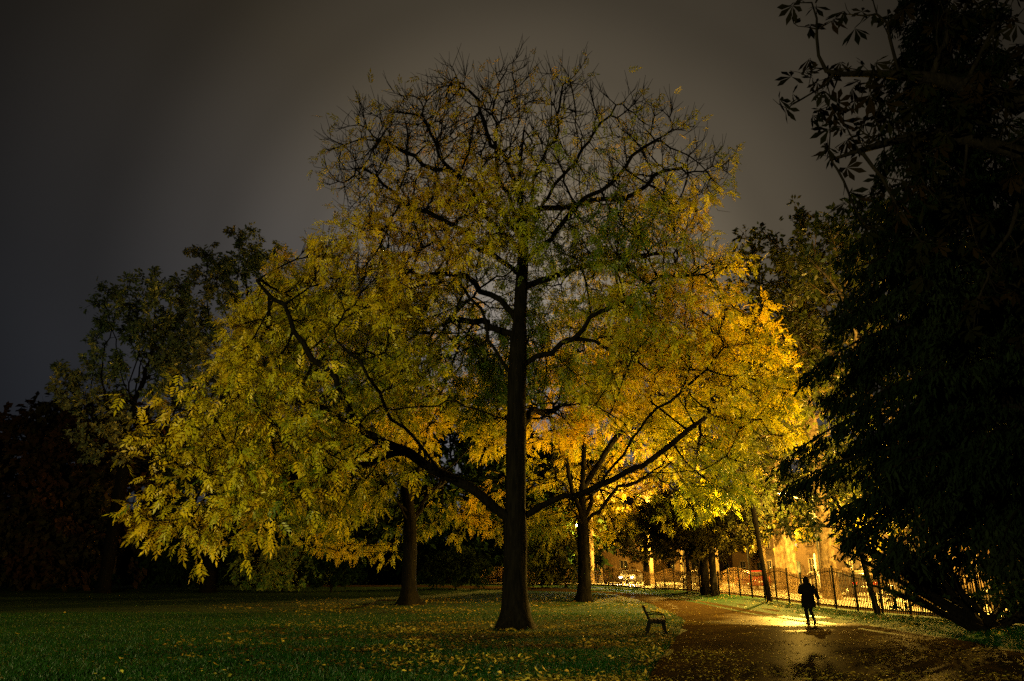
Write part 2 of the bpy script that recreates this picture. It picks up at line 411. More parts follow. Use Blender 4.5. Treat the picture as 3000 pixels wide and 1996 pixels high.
def tree_chains(P, par, R, r0, nsk=0):
    n = len(P); tips = np.zeros(n); kids = [[] for _ in range(n)]
    for i in range(1, n): kids[par[i]].append(i)
    for i in range(n - 1, -1, -1):
        if not kids[i]: tips[i] = 1
        if par[i] >= 0: tips[par[i]] += tips[i]
    p = math.log(R / r0) / math.log(max(tips[0], 2)); rad = r0 * tips ** p
    if nsk: k_ = np.arange(1, nsk); rad[k_] = np.where(rad[k_] < .75 * R, np.minimum(rad[k_] * .92, .6 * R), rad[k_])
    chains = []; stack = [(0, None)]
    while stack:
        h, pr = stack.pop(); ids = [] if pr is None else [pr]; i = h; ids.append(i)
        while kids[i]:
            ks = sorted(kids[i], key=lambda k: -tips[k])
            for k in ks[1:]: stack.append((k, i))
            i = ks[0]; ids.append(i)
        r = rad[ids].copy()
        if pr is not None: r[0] = r[1] * 1.55
        r[-1] = r[-1] * .6
        chains.append((P[ids], r))
    return chains, rad, tips, kids
# leaf shapes: (points, faces) in a local frame: x side, y along, z up
def pinnate(pairs=4, L=.42, ll=.15, lw=.05, seed=0):
    r = np.random.default_rng(seed); V, F = [], []
    def leaflet(b, ang, l, wd, dz):
        d = np.array((sin(ang), cos(ang), dz)); d = d / np.linalg.norm(d); s = np.array((cos(ang), -sin(ang), r.normal() * .15)); n = len(V)
        V.extend([b, b + d * l * .45 + s * wd / 2 + (0, 0, .010), b + d * l, b + d * l * .45 - s * wd / 2 + (0, 0, .010)])
        F.append((n, n + 1, n + 2, n + 3))
    for k in range(pairs):
        t = .28 + .62 * k / pairs; b = np.array((0, t * L, -.12 * L * t * t)); z = 1 - .25 * abs(k / pairs - .4)
        for s in (-1, 1): leaflet(b, s * radians(58 - 14 * k / pairs) + r.normal() * .12, ll * z * r.uniform(.85, 1.1), lw * z, -.35 + r.normal() * .12)
    leaflet(np.array((0, L * .92, -.11 * L)), r.normal() * .1, ll * 1.1, lw * 1.05, -.45)
    return np.array(V), np.array(F)
def palmate(nl=6, ll=.22, lw=.085, seed=0):
    r = np.random.default_rng(seed); V, F = [], []
    for k in range(nl):
        a = radians(-105 + 210 * k / (nl - 1)) + r.normal() * .1; l = ll * (1 - .35 * abs(k - (nl - 1) / 2) / (nl / 2)); dz = -.75 + r.normal() * .3
        d = np.array((sin(a), cos(a), dz)); d /= np.linalg.norm(d); s = np.array((cos(a), -sin(a), 0)); n = len(V)
        V.extend([np.zeros(3), d * l * .35 + s * lw * .22, d * l * .68 + s * lw * .5, d * l + (0, 0, -.05 * l), d * l * .68 - s * lw * .5, d * l * .35 - s * lw * .22])
        F.append((n, n + 1, n + 2, n + 3)); F.append((n, n + 3, n + 4, n + 5))
    return np.array(V), np.array(F)
def sprig(k=3, l=.16, wd=.09, seed=0):
    r = np.random.default_rng(seed); V, F = [], []
    for i in range(k):
        a = r.uniform(-1.2, 1.2); b = np.array((r.normal() * .05, r.uniform(0, .18), r.normal() * .04)); d = np.array((sin(a), cos(a), r.normal() * .4 - .2)); d /= np.linalg.norm(d)
        s = np.array((cos(a), -sin(a), r.normal() * .4)); n = len(V)
        V.extend([b, b + d * l * .5 + s * wd / 2, b + d * l, b + d * l * .5 - s * wd / 2]); F.append((n, n + 1, n + 2, n + 3))
    return np.array(V), np.array(F)
def place(tpl, O, Dr, Up, scale):
    V, F = tpl; Yx = unit(Dr); X = unit(np.cross(Yx, Up)); Z = np.cross(X, Yx)
    W = O[:, None] + scale[:, None, None] * (V[None, :, :1] * X[:, None] + V[None, :, 1:2] * Yx[:, None] + V[None, :, 2:] * Z[:, None])
    Fx = F[None] + (np.arange(len(O)) * len(V))[:, None, None]
    return W.reshape(-1, 3), Fx.reshape(-1, F.shape[1])
def foliage(name, tpls, O, Dr, Up, scale, cols, mat, parent, kind='stuff'):
    Vs, Fs, Cs, off_ = [], [], [], 0; k = np.arange(len(O)) % len(tpls)
    for i, t in enumerate(tpls):
        s = k == i
        if not s.any(): continue
        V, F = place(t, O[s], Dr[s], Up[s], scale[s]); Vs.append(V); Fs.append(F + off_); off_ += len(V)
        Cs.append(np.repeat(cols[s], len(t[0]), axis=0))
    o = link(name, mesh(name, np.concatenate(Vs), np.concatenate(Fs), mat, np.concatenate(Cs)), parent)
    if kind: o['kind'] = kind
    return o
def palette(P, pal, rng, s=.5, seed=3, mixw=1.0):
    """pal: list of colours from the green end to the orange end; clumps follow a smooth field"""
    pal = np.array(pal); f = np.clip((field(P, s, seed) * .5 + .5) * .75 * mixw + rng.uniform(0, 1, len(P)) * .45 + .03, 0, .999) * (len(pal) - 1)
    i = f.astype(int); u = (f - i)[:, None]; c = pal[i] * (1 - u) + pal[np.minimum(i + 1, len(pal) - 1)] * u
    return c * rng.uniform(.75, 1.2, (len(P), 1))
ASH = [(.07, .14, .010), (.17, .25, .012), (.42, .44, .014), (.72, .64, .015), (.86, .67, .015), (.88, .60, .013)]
def trunk_mesh(name, ch, R, mat, n=20, flare=.9, seed=0, fl_h=1.0):
    """the trunk with a root flare and ridged bark"""
    P, r = ch; base = P[0]; r = r.copy(); h = P[:, 2] - base[2]
    # finer rings low down
    d = np.r_[0, np.cumsum(np.linalg.norm(np.diff(P, axis=0), axis=1))]
    t = np.unique(np.r_[np.linspace(0, min(1.6, d[-1]), 9), np.linspace(min(1.6, d[-1]), d[-1], max(6, int(d[-1] / .35)))])
    Q = np.stack([np.interp(t, d, P[:, i]) for i in range(3)], 1); rr = np.interp(t, d, r)
    V = tube_rings(Q, rr, n); g = np.random.default_rng(seed); a = np.arange(n) * 2 * pi / n; ph = g.uniform(0, 6.28, 4)
    lobes = .5 + .5 * np.sin(a * 5 + ph[0]) * .7 + .3 * np.sin(a * 3 + ph[1]); f = flare * np.exp(-t / (.38 * fl_h))
    k = 1 + f[:, None] * (.45 + .55 * lobes[None]) + .045 * np.sin(a * 7 + ph[2] + t[:, None] * .35) + .045 * np.sin(a * 3 + t[:, None] * 1.1 + ph[3]) * np.sin(t[:, None] * 1.7 + ph[1])
    V = Q[:, None] + (V - Q[:, None]) * k[..., None]
    for _ in range(7):                                            # knots and old branch scars
        th, zc_ = g.uniform(0, 2 * pi), g.uniform(.6, max(1.0, min(6, d[-1]))); dd_ = np.minimum(np.abs(a - th), 2 * pi - np.abs(a - th))
        b_ = .16 * np.exp(-(dd_[None] / .35) ** 2 - ((t[:, None] - zc_) / .22) ** 2); V = Q[:, None] + (V - Q[:, None]) * (1 + b_)[..., None]
    V[0, :, 2] -= .12
    j = np.arange(n); jn = (j + 1) % n; i = np.arange(len(Q) - 1)[:, None] * n
    return mesh(name, V.reshape(-1, 3), np.stack([i + j, i + jn, i + n + jn, i + n + j], -1).reshape(-1, 4), mat, smooth=True)
def make_tree(name, label, trunk, limbs, A, R, r0, step, kill, tpls, pal, lm, seed, bark=M_BARK, twigs=3, leaves=3, lscale=1.0, twig_len=.7,
              leafp=None, cat='tree', group=None, limb_min=.10, droop=.5, npart=0, iters=90, trop=(0, 0, 0), twig_r=.014, up=.35, cfs=.5, flare=.9, tsides=3, cseed=None, plain_twig=False):
    rng = np.random.default_rng(seed); base = np.array(trunk[0], float)
    root = empty(name, base); tag(root, label, cat, group)
    P0, p0 = skeleton(trunk, limbs); P, par = colonize(P0, p0, A, step, kill, iters, rng, trop)
    chains, rad, tips, kids = tree_chains(P, par, R, r0, len(P0) if len(limbs) else 0)
    inv = -base
    def mv(ch): return [(p + inv, r) for p, r in ch]
    link('trunk', trunk_mesh('trunk', mv(chains[:1])[0], R, bark, seed=seed, flare=flare), root)
    big = [c for c in chains[1:] if c[1].max() > limb_min]; small = [c for c in chains[1:] if c[1].max() <= limb_min]
    for c in mv(big): link('limb', chains_mesh('limb', [c], 9, bark), root)
    # twigs
    sel = np.where((tips <= 3) & (np.arange(len(P)) > len(P0)))[0]
    T = np.repeat(sel, twigs); base_p = P[T]; dirn = unit(P[T] - P[par[T]]); m = len(T)
    az = unit(dirn * .9 + rng.normal(size=(m, 3)) * .55 + np.array((0, 0, up))); L = twig_len * rng.uniform(.45, 1.2, m)
    p1 = base_p + az * L[:, None] * .5; p2 = p1 + unit(az + np.array((0, 0, up * 1.2)) + rng.normal(size=(m, 3)) * .25) * L[:, None] * .5
    TW = np.stack([base_p, p1, p2], 1)
    if small:
        br = link('branches', chains_mesh('branches', mv(small), 5, bark), root); br['kind'] = 'stuff'
    tw = link('twigs', twigs_mesh('twigs', (TW[:, ::2] if plain_twig else TW) - base, np.tile(np.array((1.0, .45) if plain_twig else (1.0, .8, .45)) * twig_r, (m, 1)), tsides, bark), root); tw['kind'] = 'stuff'
    # leaves
    O = np.repeat(p1, leaves, axis=0); k = rng.uniform(0, 1, (len(O), 1)); O = O * (1 - k) + np.repeat(p2, leaves, axis=0) * k
    O += rng.normal(size=O.shape) * .04
    pr = np.ones(len(O)) if leafp is None else leafp(O)
    s = rng.uniform(0, 1, len(O)) < pr; O = O[s]; D0 = np.repeat(az, leaves, axis=0)[s]
    Dr = unit(D0 * .5 + rng.normal(size=O.shape) * .6 + np.array((0, 0, -droop))); Up = unit(np.array((0, 0, 1.)) + rng.normal(size=O.shape) * .55)
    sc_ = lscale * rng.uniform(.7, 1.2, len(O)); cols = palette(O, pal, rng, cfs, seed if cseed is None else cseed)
    if npart and len(O):
        dd = np.linalg.norm(O - np.array((0, 0, CAM_H)), axis=1) / sc_
        px = 1500 + FPX * O[:, 0] / (O[:, 1] * C_ + (O[:, 2] - CAM_H) * S_); dd[(px < 20) | (px > 2980)] = 1e9
        near = np.argsort(dd)[:npart]; keep = np.ones(len(O), bool); keep[near] = False
        mes = []
        for ti, t in enumerate(tpls):
            for ci, c in enumerate(palette(rng.uniform(-9, 9, (3, 3)), pal, rng)):
                mes.append(mesh('leaf', t[0], t[1], lm, np.repeat(c[None], len(t[0]), 0)))
        for q in near:
            y = Dr[q]; x = unit(np.cross(y, Up[q])); z = np.cross(x, y)
            o = link('leaf', mes[int(rng.integers(len(mes)))], root); M = Matrix.Identity(4)
            for a_ in range(3):
                M[a_][0], M[a_][1], M[a_][2] = x[a_] * sc_[q], y[a_] * sc_[q], z[a_] * sc_[q]; M[a_][3] = O[q][a_] - base[a_]
            o.matrix_basis = M
        O, Dr, Up, sc_, cols = O[keep], Dr[keep], Up[keep], sc_[keep], cols[keep]
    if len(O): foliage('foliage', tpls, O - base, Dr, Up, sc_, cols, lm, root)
    print(name, 'nodes', len(P), 'twigs', m, 'leaves', len(O))
    return root
def blob(rng, n, c, r, shell=.45, fz=None, fs=.5, fseed=1, thr=-.5):
    """points in an ellipsoid, denser towards its skin, broken into clumps"""
    p = rng.normal(size=(n * 3, 3)); p = unit(p) * (rng.uniform(0, 1, (len(p), 1)) ** shell); p = p * np.array(r) + np.array(c)
    p = p[field(p, fs, fseed) > thr]
    return p[:n]

# --- the great ash in the middle
rng = np.random.default_rng(11)
b0 = G(1510, 1842); Y0 = b0[1]; BX = b0[0]
PROF = np.array([  # z, left radius, right radius, front, back
    (3.4, 9.0, 6.5, 2, 7), (4.6, 10.6, 9.8, 3, 9), (5.8, 11.2, 10.6, 3.5, 10), (7.4, 11.6, 11.4, 4, 10), (10, 11.4, 11.2, 4.6, 10), (12.7, 10.0, 10.2, 5.2, 9),
    (14.4, 5.8, 7.0, 5.4, 8), (15.6, 6.2, 8.0, 5.2, 8), (17.2, 8.2, 9.4, 4.6, 7.6), (18.6, 8.2, 8.4, 4.0, 6.6), (20.2, 6.2, 6.6, 3.0, 4.8), (22.3, 3.2, 3.6, 1.6, 2.4), (23.2, 1.0, 1.2, .5, .8)])
def main_env(n, zlo=3.4):
    p = []
    while len(p) < n:
        z = rng.uniform(zlo, 23.0, n); a = rng.uniform(0, 2 * pi, n); rl = np.interp(z, PROF[:, 0], PROF[:, 1]); rr = np.interp(z, PROF[:, 0], PROF[:, 2])
        rf = np.interp(z, PROF[:, 0], PROF[:, 3]); rb = np.interp(z, PROF[:, 0], PROF[:, 4])
        rx = np.where(np.cos(a) < 0, rl, rr); ry = np.where(np.sin(a) < 0, rf, rb); k = rng.uniform(.05, 1, n) ** .5
        q = np.stack([BX + np.cos(a) * rx * k, Y0 + np.sin(a) * ry * k, z], 1)
        acc = rng.uniform(0, 1, n) < (rx * ry) / 110
        q = q[acc & (field(q, .55, 5) > -.55) & ~((z < 6.5) & (k < .55)) & ~((q[:, 1] < Y0 - .8) & (np.abs(q[:, 0] - BX) < 3.6) & (z < 12.5)) & ~((np.abs(q[:, 0] - BX - .3) < 6.6) & (z < 8.2 + .8 * np.sin(q[:, 0] * 1.7)))]
        p.extend(q)
    return np.array(p[:n])
A_main = np.concatenate([main_env(4300), main_env(1300, 15.0), blob(rng, 420, (-7.4, 21.5, 4.9), (3.4, 3.0, 2.4), .6), blob(rng, 50, (-8.7, 20.6, 3.0), (1.6, 1.2, .5), .8, thr=-2)])
tp = lambda *pts: [pt(x, y, Y0 + dy) for x, y, dy in pts]
trunk = [(BX, Y0, float(zg(BX, Y0)))] + tp((1510, 1500, 0), (1512, 1250, 0), (1516, 1050, 0), (1527, 850, .2), (1535, 680, .2), (1520, 520, 0), (1535, 380, -.2))
limbs = [tp((1505, 1545, 0), (1440, 1490, -.3), (1390, 1425, -.7), (1300, 1385, -1.2), (1190, 1335, -1.8), (1080, 1265, -2.6), (930, 1190, -3.4), (760, 1150, -3.8), (600, 1120, -4)),
         tp((1515, 1520, 0), (1590, 1480, .2), (1650, 1452, .4), (1740, 1432, .8), (1840, 1390, 1.2), (1960, 1310, 1.6), (2080, 1210, 2.0)),
         tp((1512, 1140, 0), (1450, 1010, -.4), (1390, 900, -.8), (1310, 760, -1.2), (1240, 640, -1.4)),
         tp((1516, 1090, 0), (1600, 1015, .3), (1690, 985, .2), (1800, 1020, 0), (1930, 1110, -.6)),
         tp((1512, 1200, 0), (1620, 1165, -1.2), (1740, 1190, -2.2), (1850, 1260, -3)),
         tp((1512, 1230, 0), (1400, 1190, -1.5), (1270, 1180, -3), (1120, 1200, -4.2)),
         tp((1535, 700, .2), (1470, 610, -.3), (1390, 540, -.6), (1240, 470, -.8), (1110, 420, -.8)),
         tp((1530, 640, 0), (1610, 590, .4), (1720, 610, .8), (1860, 560, 1), (2010, 480, 1)),
         tp((1520, 560, 0), (1450, 420, -.2), (1390, 300, -.2), (1340, 220, -.2)),
         tp((1532, 720, 0), (1480, 560, -1.2), (1440, 400, -1.6), (1460, 260, -1.4), (1480, 190, -1.2)), tp((1530, 640, 0), (1590, 480, -.8), (1640, 340, -1.0), (1660, 230, -.8)),
         tp((1532, 700, 0), (1640, 520, -1.0), (1740, 400, -1.2), (1800, 310, -1.0)), tp((1530, 760, 0), (1660, 640, -1.4), (1800, 520, -1.6), (1930, 400, -1.2)),
         tp((1532, 740, 0), (1400, 600, -1.4), (1290, 450, -1.8), (1230, 340, -1.6)), tp((1530, 800, 0), (1370, 690, -1.6), (1200, 600, -2), (1060, 500, -2)),
         tp((1190, 1335, -1.8), (1010, 1370, -3.2), (830, 1390, -4.2), (680, 1420, -4.8)), tp((1080, 1265, -2.6), (950, 1080, -3), (840, 930, -3), (760, 820, -2.6)), tp((1300, 1385, -1.2), (1180, 1250, -2.6), (1060, 1090, -3.2), (980, 960, -3.2)),
         tp((1840, 1390, 1.2), (1990, 1400, .2), (2130, 1340, -.6)), tp((1740, 1432, .8), (1850, 1280, -.6), (1980, 1150, -1.4), (2100, 1060, -1.6)), tp((1690, 985, .2), (1800, 880, -1.2), (1930, 820, -1.8), (2060, 800, -2)),
         tp((1527, 850, 0), (1640, 800, 1), (1800, 760, 1.8), (1980, 740, 2.4)),
         tp((1520, 930, 0), (1420, 830, 1), (1260, 800, 2), (1080, 790, 2.6)),
         [(BX, Y0, 6.8), (BX + 1, Y0 + 3.5, 8.4), (BX + 1.6, Y0 + 7, 9)],
         [(BX, Y0, 10.5), (BX - 2.4, Y0 + 3.5, 12.5), (BX - 3.6, Y0 + 6, 13)]]
PINN = [pinnate(4, .44, .155, .052, s) for s in range(4)]
def leafp_main(O):
    z = O[:, 2]; f = field(O, .8, 9); f2 = field(O, 1.9, 15); fr = np.where((O[:, 1] < Y0 - .6) & (np.abs(O[:, 0] - BX) < 6), .80, np.where(O[:, 1] < Y0 - 1.5, .68, 1.0))
    return np.where(z > 22.2, 0, fr) * np.clip(.82 + .8 * f2, .06, 1.3) * np.clip(np.interp(z, [3, 12, 14.5, 16.5, 18.5, 20.5, 23], [1, .95, .52, .22, .10, .06, .03]) + f * .2 * np.clip((19 - z) / 4, .2, 1), .015, 1)
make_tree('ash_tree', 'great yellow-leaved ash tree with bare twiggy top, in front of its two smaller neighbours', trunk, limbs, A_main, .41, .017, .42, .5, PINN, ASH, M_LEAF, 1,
          leafp=leafp_main, npart=300, limb_min=.085, flare=1.35, twig_r=.014, twig_len=1.0, up=.45, leaves=6, lscale=1.12, cfs=.35, cseed=2180)  # colour seed picked so dark green leaves imitate shade at the crown's centre
# --- the two ashes behind it
PIN3 = [pinnate(3, .44, .17, .06, s + 9) for s in range(3)]
def behind(bx, by, label, forks, cx, cy_, R, h, seed, fl=1.0):
    g = np.array(G(bx, by)); r = np.random.default_rng(seed); z0 = float(zg(*g))
    def q(x, y, dy=0): return pt(x, y, g[1] + dy)
    tr = [(g[0], g[1], z0)] + [q(*f) for f in forks[0]]; li = [[q(*f) for f in F] for F in forks[1:]]
    li += [[tr[2], np.array(tr[2]) + (-1.5, -3, 2.4), np.array(tr[2]) + (-2.5, -6, 3.4)], [tr[2], np.array(tr[2]) + (1, 3, 2.4), np.array(tr[2]) + (2, 6, 3.4)]]
    A = np.concatenate([blob(r, 1300, (g[0] + cx, g[1], z0 + h * .56), (R, R * .9, h * .43), .5, thr=-.45),
                        blob(r, 420, (g[0] + cx, g[1], z0 + 5.6), (R * 1.02, R, 2.7), .35, thr=-.3)])
    A = A[(A[:, 2] > z0 + 2.9) & ~((np.abs(A[:, 0] - g[0]) < 5.2) & (A[:, 2] < z0 + 10.0) & (A[:, 1] < g[1] + 4))]; A = A[field(A, 1.1, seed + 1) > -.55]
    make_tree('ash_tree', label, tr, li, A, .40, .024, .5, .7, PIN3, ASH, M_LEAF, seed, limb_min=.11, leaves=3, twig_r=.018, twig_len=.95, lscale=1.15, up=.15, droop=.7, flare=fl,
              leafp=lambda O: np.where((O[:, 1] < g[1] - 1) & (np.abs(O[:, 0] - g[0]) < 6) & (O[:, 2] < z0 + 15), .22, 1.0))
behind(1195, 1772, 'yellow ash with a wide-flared trunk, the one behind and left of the great ash',
       [[(1200, 1640), (1203, 1530), (1190, 1430), (1180, 1300), (1190, 1180), (1230, 1050)],
        [(1200, 1520), (1150, 1460, -1), (1080, 1405, -2), (1000, 1350, -3)], [(1205, 1530), (1240, 1470, .5), (1300, 1400, 1), (1370, 1310, 1.4)],
        [(1200, 1500), (1225, 1400, 1), (1240, 1280, 1.5), (1300, 1120, 2)], [(1190, 1400), (1100, 1270, 0), (980, 1150, 0), (860, 1050, 0)]], -3.6, 0, 9.4, 24, 21, 1.9)
behind(1712, 1763, 'yellow ash with a high forked trunk, the one behind and right of the great ash',
       [[(1712, 1640), (1708, 1540), (1705, 1440), (1712, 1300), (1720, 1150), (1730, 1020)],
        [(1708, 1530), (1680, 1440, -1), (1640, 1300, -1.5), (1590, 1180, -2)], [(1712, 1550), (1745, 1495, 0), (1800, 1440, 0), (1900, 1390, 0)],
        [(1706, 1440), (1770, 1330, 1), (1850, 1220, 1), (1950, 1120, 1)], [(1712, 1300), (1660, 1180, 1), (1620, 1050, 1)]], 1.0, 0, 9.2, 21, 22)

# --- simple broadleaf trees and bushes
SPR = [sprig(3, .22, .12, s) for s in range(4)]; SPRD = [sprig(4, .17, .09, s + 5) for s in range(4)]
DGREEN = [(.006, .014, .005), (.010, .022, .006), (.018, .028, .008)]
MIDGREEN = [(.14, .22, .12), (.20, .26, .13), (.28, .28, .13)]
RUSSET = [(.032, .016, .009), (.045, .021, .010), (.032, .028, .011)]
PLANEC = [(.05, .075, .010), (.09, .11, .012), (.18, .17, .014), (.34, .26, .016)]
def simple_tree(name, label, x, y, h, blobs, R, pal, seed, lm=M_LEAF, bark=M_DARKBARK, n=330, lean=(0, 0), leaves=3, lscale=1.3, tpl=None, group=None, step=.7, kill=1.0, twig_len=1.0, cat='tree', fork=.45, twigs=3, twig_r=.02, thr=-.5, droop=.4, r0=.03, flare=.7):
    r = np.random.default_rng(seed); z0 = float(zg(x, y)); A = []
    tot = sum(b[3] * b[4] * b[5] for b in blobs)
    for (dx, dy, z, rx, ry, rz) in blobs: A.append(blob(r, max(25, int(n * rx * ry * rz / tot)), (x + dx, y + dy, z0 + z), (rx, ry, rz), .45, fs=.8, fseed=seed, thr=thr))
    A = np.concatenate(A); A = A[A[:, 2] > z0 + .3]
    tr = [(x, y, z0), (x + lean[0] * .3, y + lean[1] * .3, z0 + h * fork * .4), (x + lean[0] * .7, y + lean[1] * .7, z0 + h * fork * .75), (x + lean[0], y + lean[1], z0 + h * fork)]
    return make_tree(name, label, tr, [], A, R, r0, step, kill, tpl or SPR, pal, lm, seed, bark=bark, leaves=leaves, lscale=lscale, group=group, limb_min=.14, twig_len=twig_len, cat=cat, twigs=twigs, twig_r=twig_r, droop=droop, iters=70, flare=flare, plain_twig=True)
# tall trees behind on the left
simple_tree('tall_tree', 'tall airy dark-leaved tree at far left, rising alone against the sky', -34.5, 66, 30, [(0, 0, 23, 6.2, 5, 6.5), (-3.6, 0, 18, 4.5, 4, 4), (3.5, 0, 19, 5, 4, 5), (-1, 0, 13, 4, 4, 3)], .5, MIDGREEN, 31, n=700, leaves=6, lscale=1.8, r0=.02, fork=.38, thr=-.4)
simple_tree('tall_tree', 'taller airy dark tree whose crown shows above the left shoulder of the great ash', -26.5, 68, 34, [(0, 0, 27.5, 7.0, 5, 7), (4, 0, 23, 7, 5, 6), (-4.5, 0, 21, 5, 4, 5)], .55, MIDGREEN, 32, n=700, leaves=6, lscale=1.8, r0=.02, fork=.42, thr=-.4)
# dark trees closing the lawn on the left
for i, (x, y, h, rx, lab, pal) in enumerate([
        (-54, 70, 17, 6.0, 'dark russet tree at the left edge of the picture', RUSSET), (-47, 74, 18, 6.5, 'dark rounded tree second from the left edge', RUSSET),
        (-39, 72, 19, 6.0, 'dark russet-topped tree below the tall airy tree at far left', RUSSET), (-32, 76, 16, 6, 'dark evergreen right of the russet-topped tree on the left', DGREEN),
        (-24, 82, 15, 6.5, 'dark evergreen behind the clipped round bush', DGREEN), (-15, 84, 20, 6.5, 'dark evergreen behind the wide-flared ash trunk', DGREEN),
        (-7, 86, 22, 6.5, 'dark evergreen showing between the left ash and the great ash', DGREEN), (0, 88, 21, 6, 'dark evergreen straight behind the great ash trunk', DGREEN), (6, 92, 18, 4.5, 'dark evergreen just left of the high forked ash trunk', DGREEN)]):
    simple_tree('dark_tree', lab, x, y, h, [(0, 0, h * .62, rx, rx * .8, h * .38), (0, -1, h * .26, rx * 1.1, rx * .8, h * .27)], .35, pal, 40 + i, lm=M_DARKLEAF, n=420, lscale=4.8, tpl=SPRD, leaves=3, twig_len=1.6, fork=.5, step=.9, kill=1.2, thr=-1.5)
# bushes along the far edge of the lawn
for i, (px, py, rx, rz, lab, pal) in enumerate([
        (800, 1737, 4.4, 2.2, 'broad clipped round bush at the far edge of the lawn, largest of the bushes', [(.09, .16, .03), (.14, .24, .04), (.34, .30, .05)]),
        (955, 1737, 3.0, 2.6, 'dark bush touching the right side of the clipped round bush', DGREEN),
        (1330, 1733, 3.2, 2.2, 'low dark bush between the left ash and the great ash trunk', DGREEN),
        (1590, 1728, 2.2, 2.6, 'dark bush with a few yellow leaves just right of the great ash trunk', [(.05, .08, .02), (.14, .14, .02)]),
        (1660, 1727, 2.2, 3.4, 'tall dark bush left of the high forked ash trunk', [(.05, .07, .02), (.10, .09, .02)]),
        (560, 1736, 4.2, 2.6, 'low dark bush left of the clipped round bush', DGREEN), (300, 1730, 5.0, 2.4, 'low dark bush under the russet trees', DGREEN), (90, 1726, 5.0, 2.6, 'low dark bush at the left edge of the lawn', DGREEN)]):
    g = G(px, py)
    simple_tree('bush', lab, g[0], g[1] + rx * .6, rz * 2, [(0, 0, rz * .75, rx, rx * .75, rz)], .08, pal, 60 + i, lm=M_DARKLEAF, n=300, lscale=1.65, tpl=SPRD, leaves=4, twig_len=.55, fork=.12, step=.4, kill=.55, cat='bush', thr=-.9, r0=.012, twig_r=.008, droop=.1, flare=.2)
# plane trees along the street
PL = [(18.3, 34.5, 'thick plane trunk behind the railing, right of both slim leaning trees'), (18.4, 45, 'thick mottled plane tree behind the railing, just right of the walking person'),
      (20.9, 58, 'pale plane tree behind the railing, left of the walking person'), (22.2, 64, 'brightly lit plane tree standing farthest left of the group beyond the railing'),
      (17.8, 68, 'plane tree behind the red car'), (14.6, 82, 'plane tree by the bend of the railing'), (8.8, 86, 'pale plane tree behind the far bench')]
for i, (x, y, lab) in enumerate(PL):
    h = [20, 25, 25, 24, 22, 20, 17][i]
    simple_tree('plane_tree', lab, x, y, h, [(0, 0, h * .72, 5.2, 5.5, h * .27), (-.8, 0, max(h * .42, 10.8), 4.8, 5.2, 2.6), *([(4.2, 0, 7.2, 3.4, 4.4, 1.8)] if y < 50 else []), *([(.5, 0, 6.4, 4.0, 4.2, 2.2)] if 50 < y < 66 else [])], [.42, .42, .4, .36, .36, .36, .34][i], (PLANEC if i > 2 else [(.03, .055, .010), (.06, .085, .012), (.11, .12, .014)]), 80 + i, bark=M_PLANE, n=600, lscale=1.6, leaves=5, fork=.42, group='plane trees along the street', thr=-.55)
for i, (x, y, lab) in enumerate([(28.5, 50, 'leafy street tree across the road behind the black car'), (27.8, 60, 'leafy street tree across the road behind the pale car'), (27, 68, 'leafy street tree across the road behind the red car'), (25.5, 78, 'leafy street tree across the road behind the cream car'), (20, 91, 'leafy street tree beyond the headlights of the far car'), (11, 96, 'leafy street tree beyond the bend, left of the headlights')]):
    simple_tree('street_tree', lab, x, y, 11, [(0, 0, 7.4, 4.6, 4.8, 3.8), (-.6, 0, 4.6, 4.0, 4.6, 1.5)], .2, [(.12, .14, .012), (.28, .26, .015), (.5, .38, .018)], 90 + i, bark=M_PLANE, n=240, lscale=1.6, leaves=4, fork=.35, group='trees on the far pavement', thr=-.9)
# long hedge closing the lawn
def hedge():
    r = np.random.default_rng(150); x0, x1 = -75.0, 6.0; root = empty('hedge', ((x0 + x1) / 2, 90, float(zg(0, 90)))); tag(root, 'long dark hedge closing the far side of the lawn behind the dark evergreens', 'hedge'); L = x1 - x0
    n = 60; P = np.stack([np.linspace(-L / 2, L / 2, n), .6 * np.sin(np.arange(n) * .7), np.full(n, 2.0)], 1); R = 2.1 + .35 * np.sin(np.arange(n) * 1.3) + .2 * r.normal(size=n)
    V = tube_rings(P, R, 14); V[..., 1] = P[:, None, 1] + (V[..., 1] - P[:, None, 1]) * .7
    m = MB(); F = [(i * 14 + j, i * 14 + (j + 1) % 14, (i + 1) * 14 + (j + 1) % 14, (i + 1) * 14 + j) for i in range(n - 1) for j in range(14)]; m.add(V.reshape(-1, 3), F); m.obj('branch_mass', M_DARKBARK, root, True)
    k = 7000; i = r.integers(0, n - 1, k); j = r.integers(0, 14, k); O = V[i, j] + r.normal(size=(k, 3)) * .35
    foliage('foliage', SPRD, O, unit(r.normal(size=(k, 3))), unit(r.normal(size=(k, 3))), r.uniform(1.8, 3.0, k), palette(O, DGREEN, r), M_DARKLEAF, root)
hedge()
# dark small trees by the fence
for i, (px, py, h, rx, lab) in enumerate([(1897, 1719, 8.5, 4.0, 'dark low-crowned tree left of the twin dark trunks, nearest the far bench'), (2020, 1733, 8.5, 4.2, 'dark low-crowned tree with a thin trunk, between the far bench tree and the twin trunks'),
                                          (2068, 1742, 9.0, 4.6, 'dark tree forming the left of the twin trunks by the railing'), (2094, 1746, 9.0, 4.4, 'dark tree forming the right of the twin trunks by the railing')]):
    g = G(px, py)
    simple_tree('holly_tree', lab, g[0], g[1], h, [(0, 0, h * .56, rx, rx * .8, h * .30)], [.24, .15, .29, .23][i], [(.010, .012, .004), (.016, .017, .005), (.03, .026, .006)], 100 + i, lm=M_DARKLEAF, n=380, lscale=1.5, tpl=SPRD, leaves=4, twig_len=.8, fork=.5, step=.45, kill=.6, thr=-.8, flare=.6)
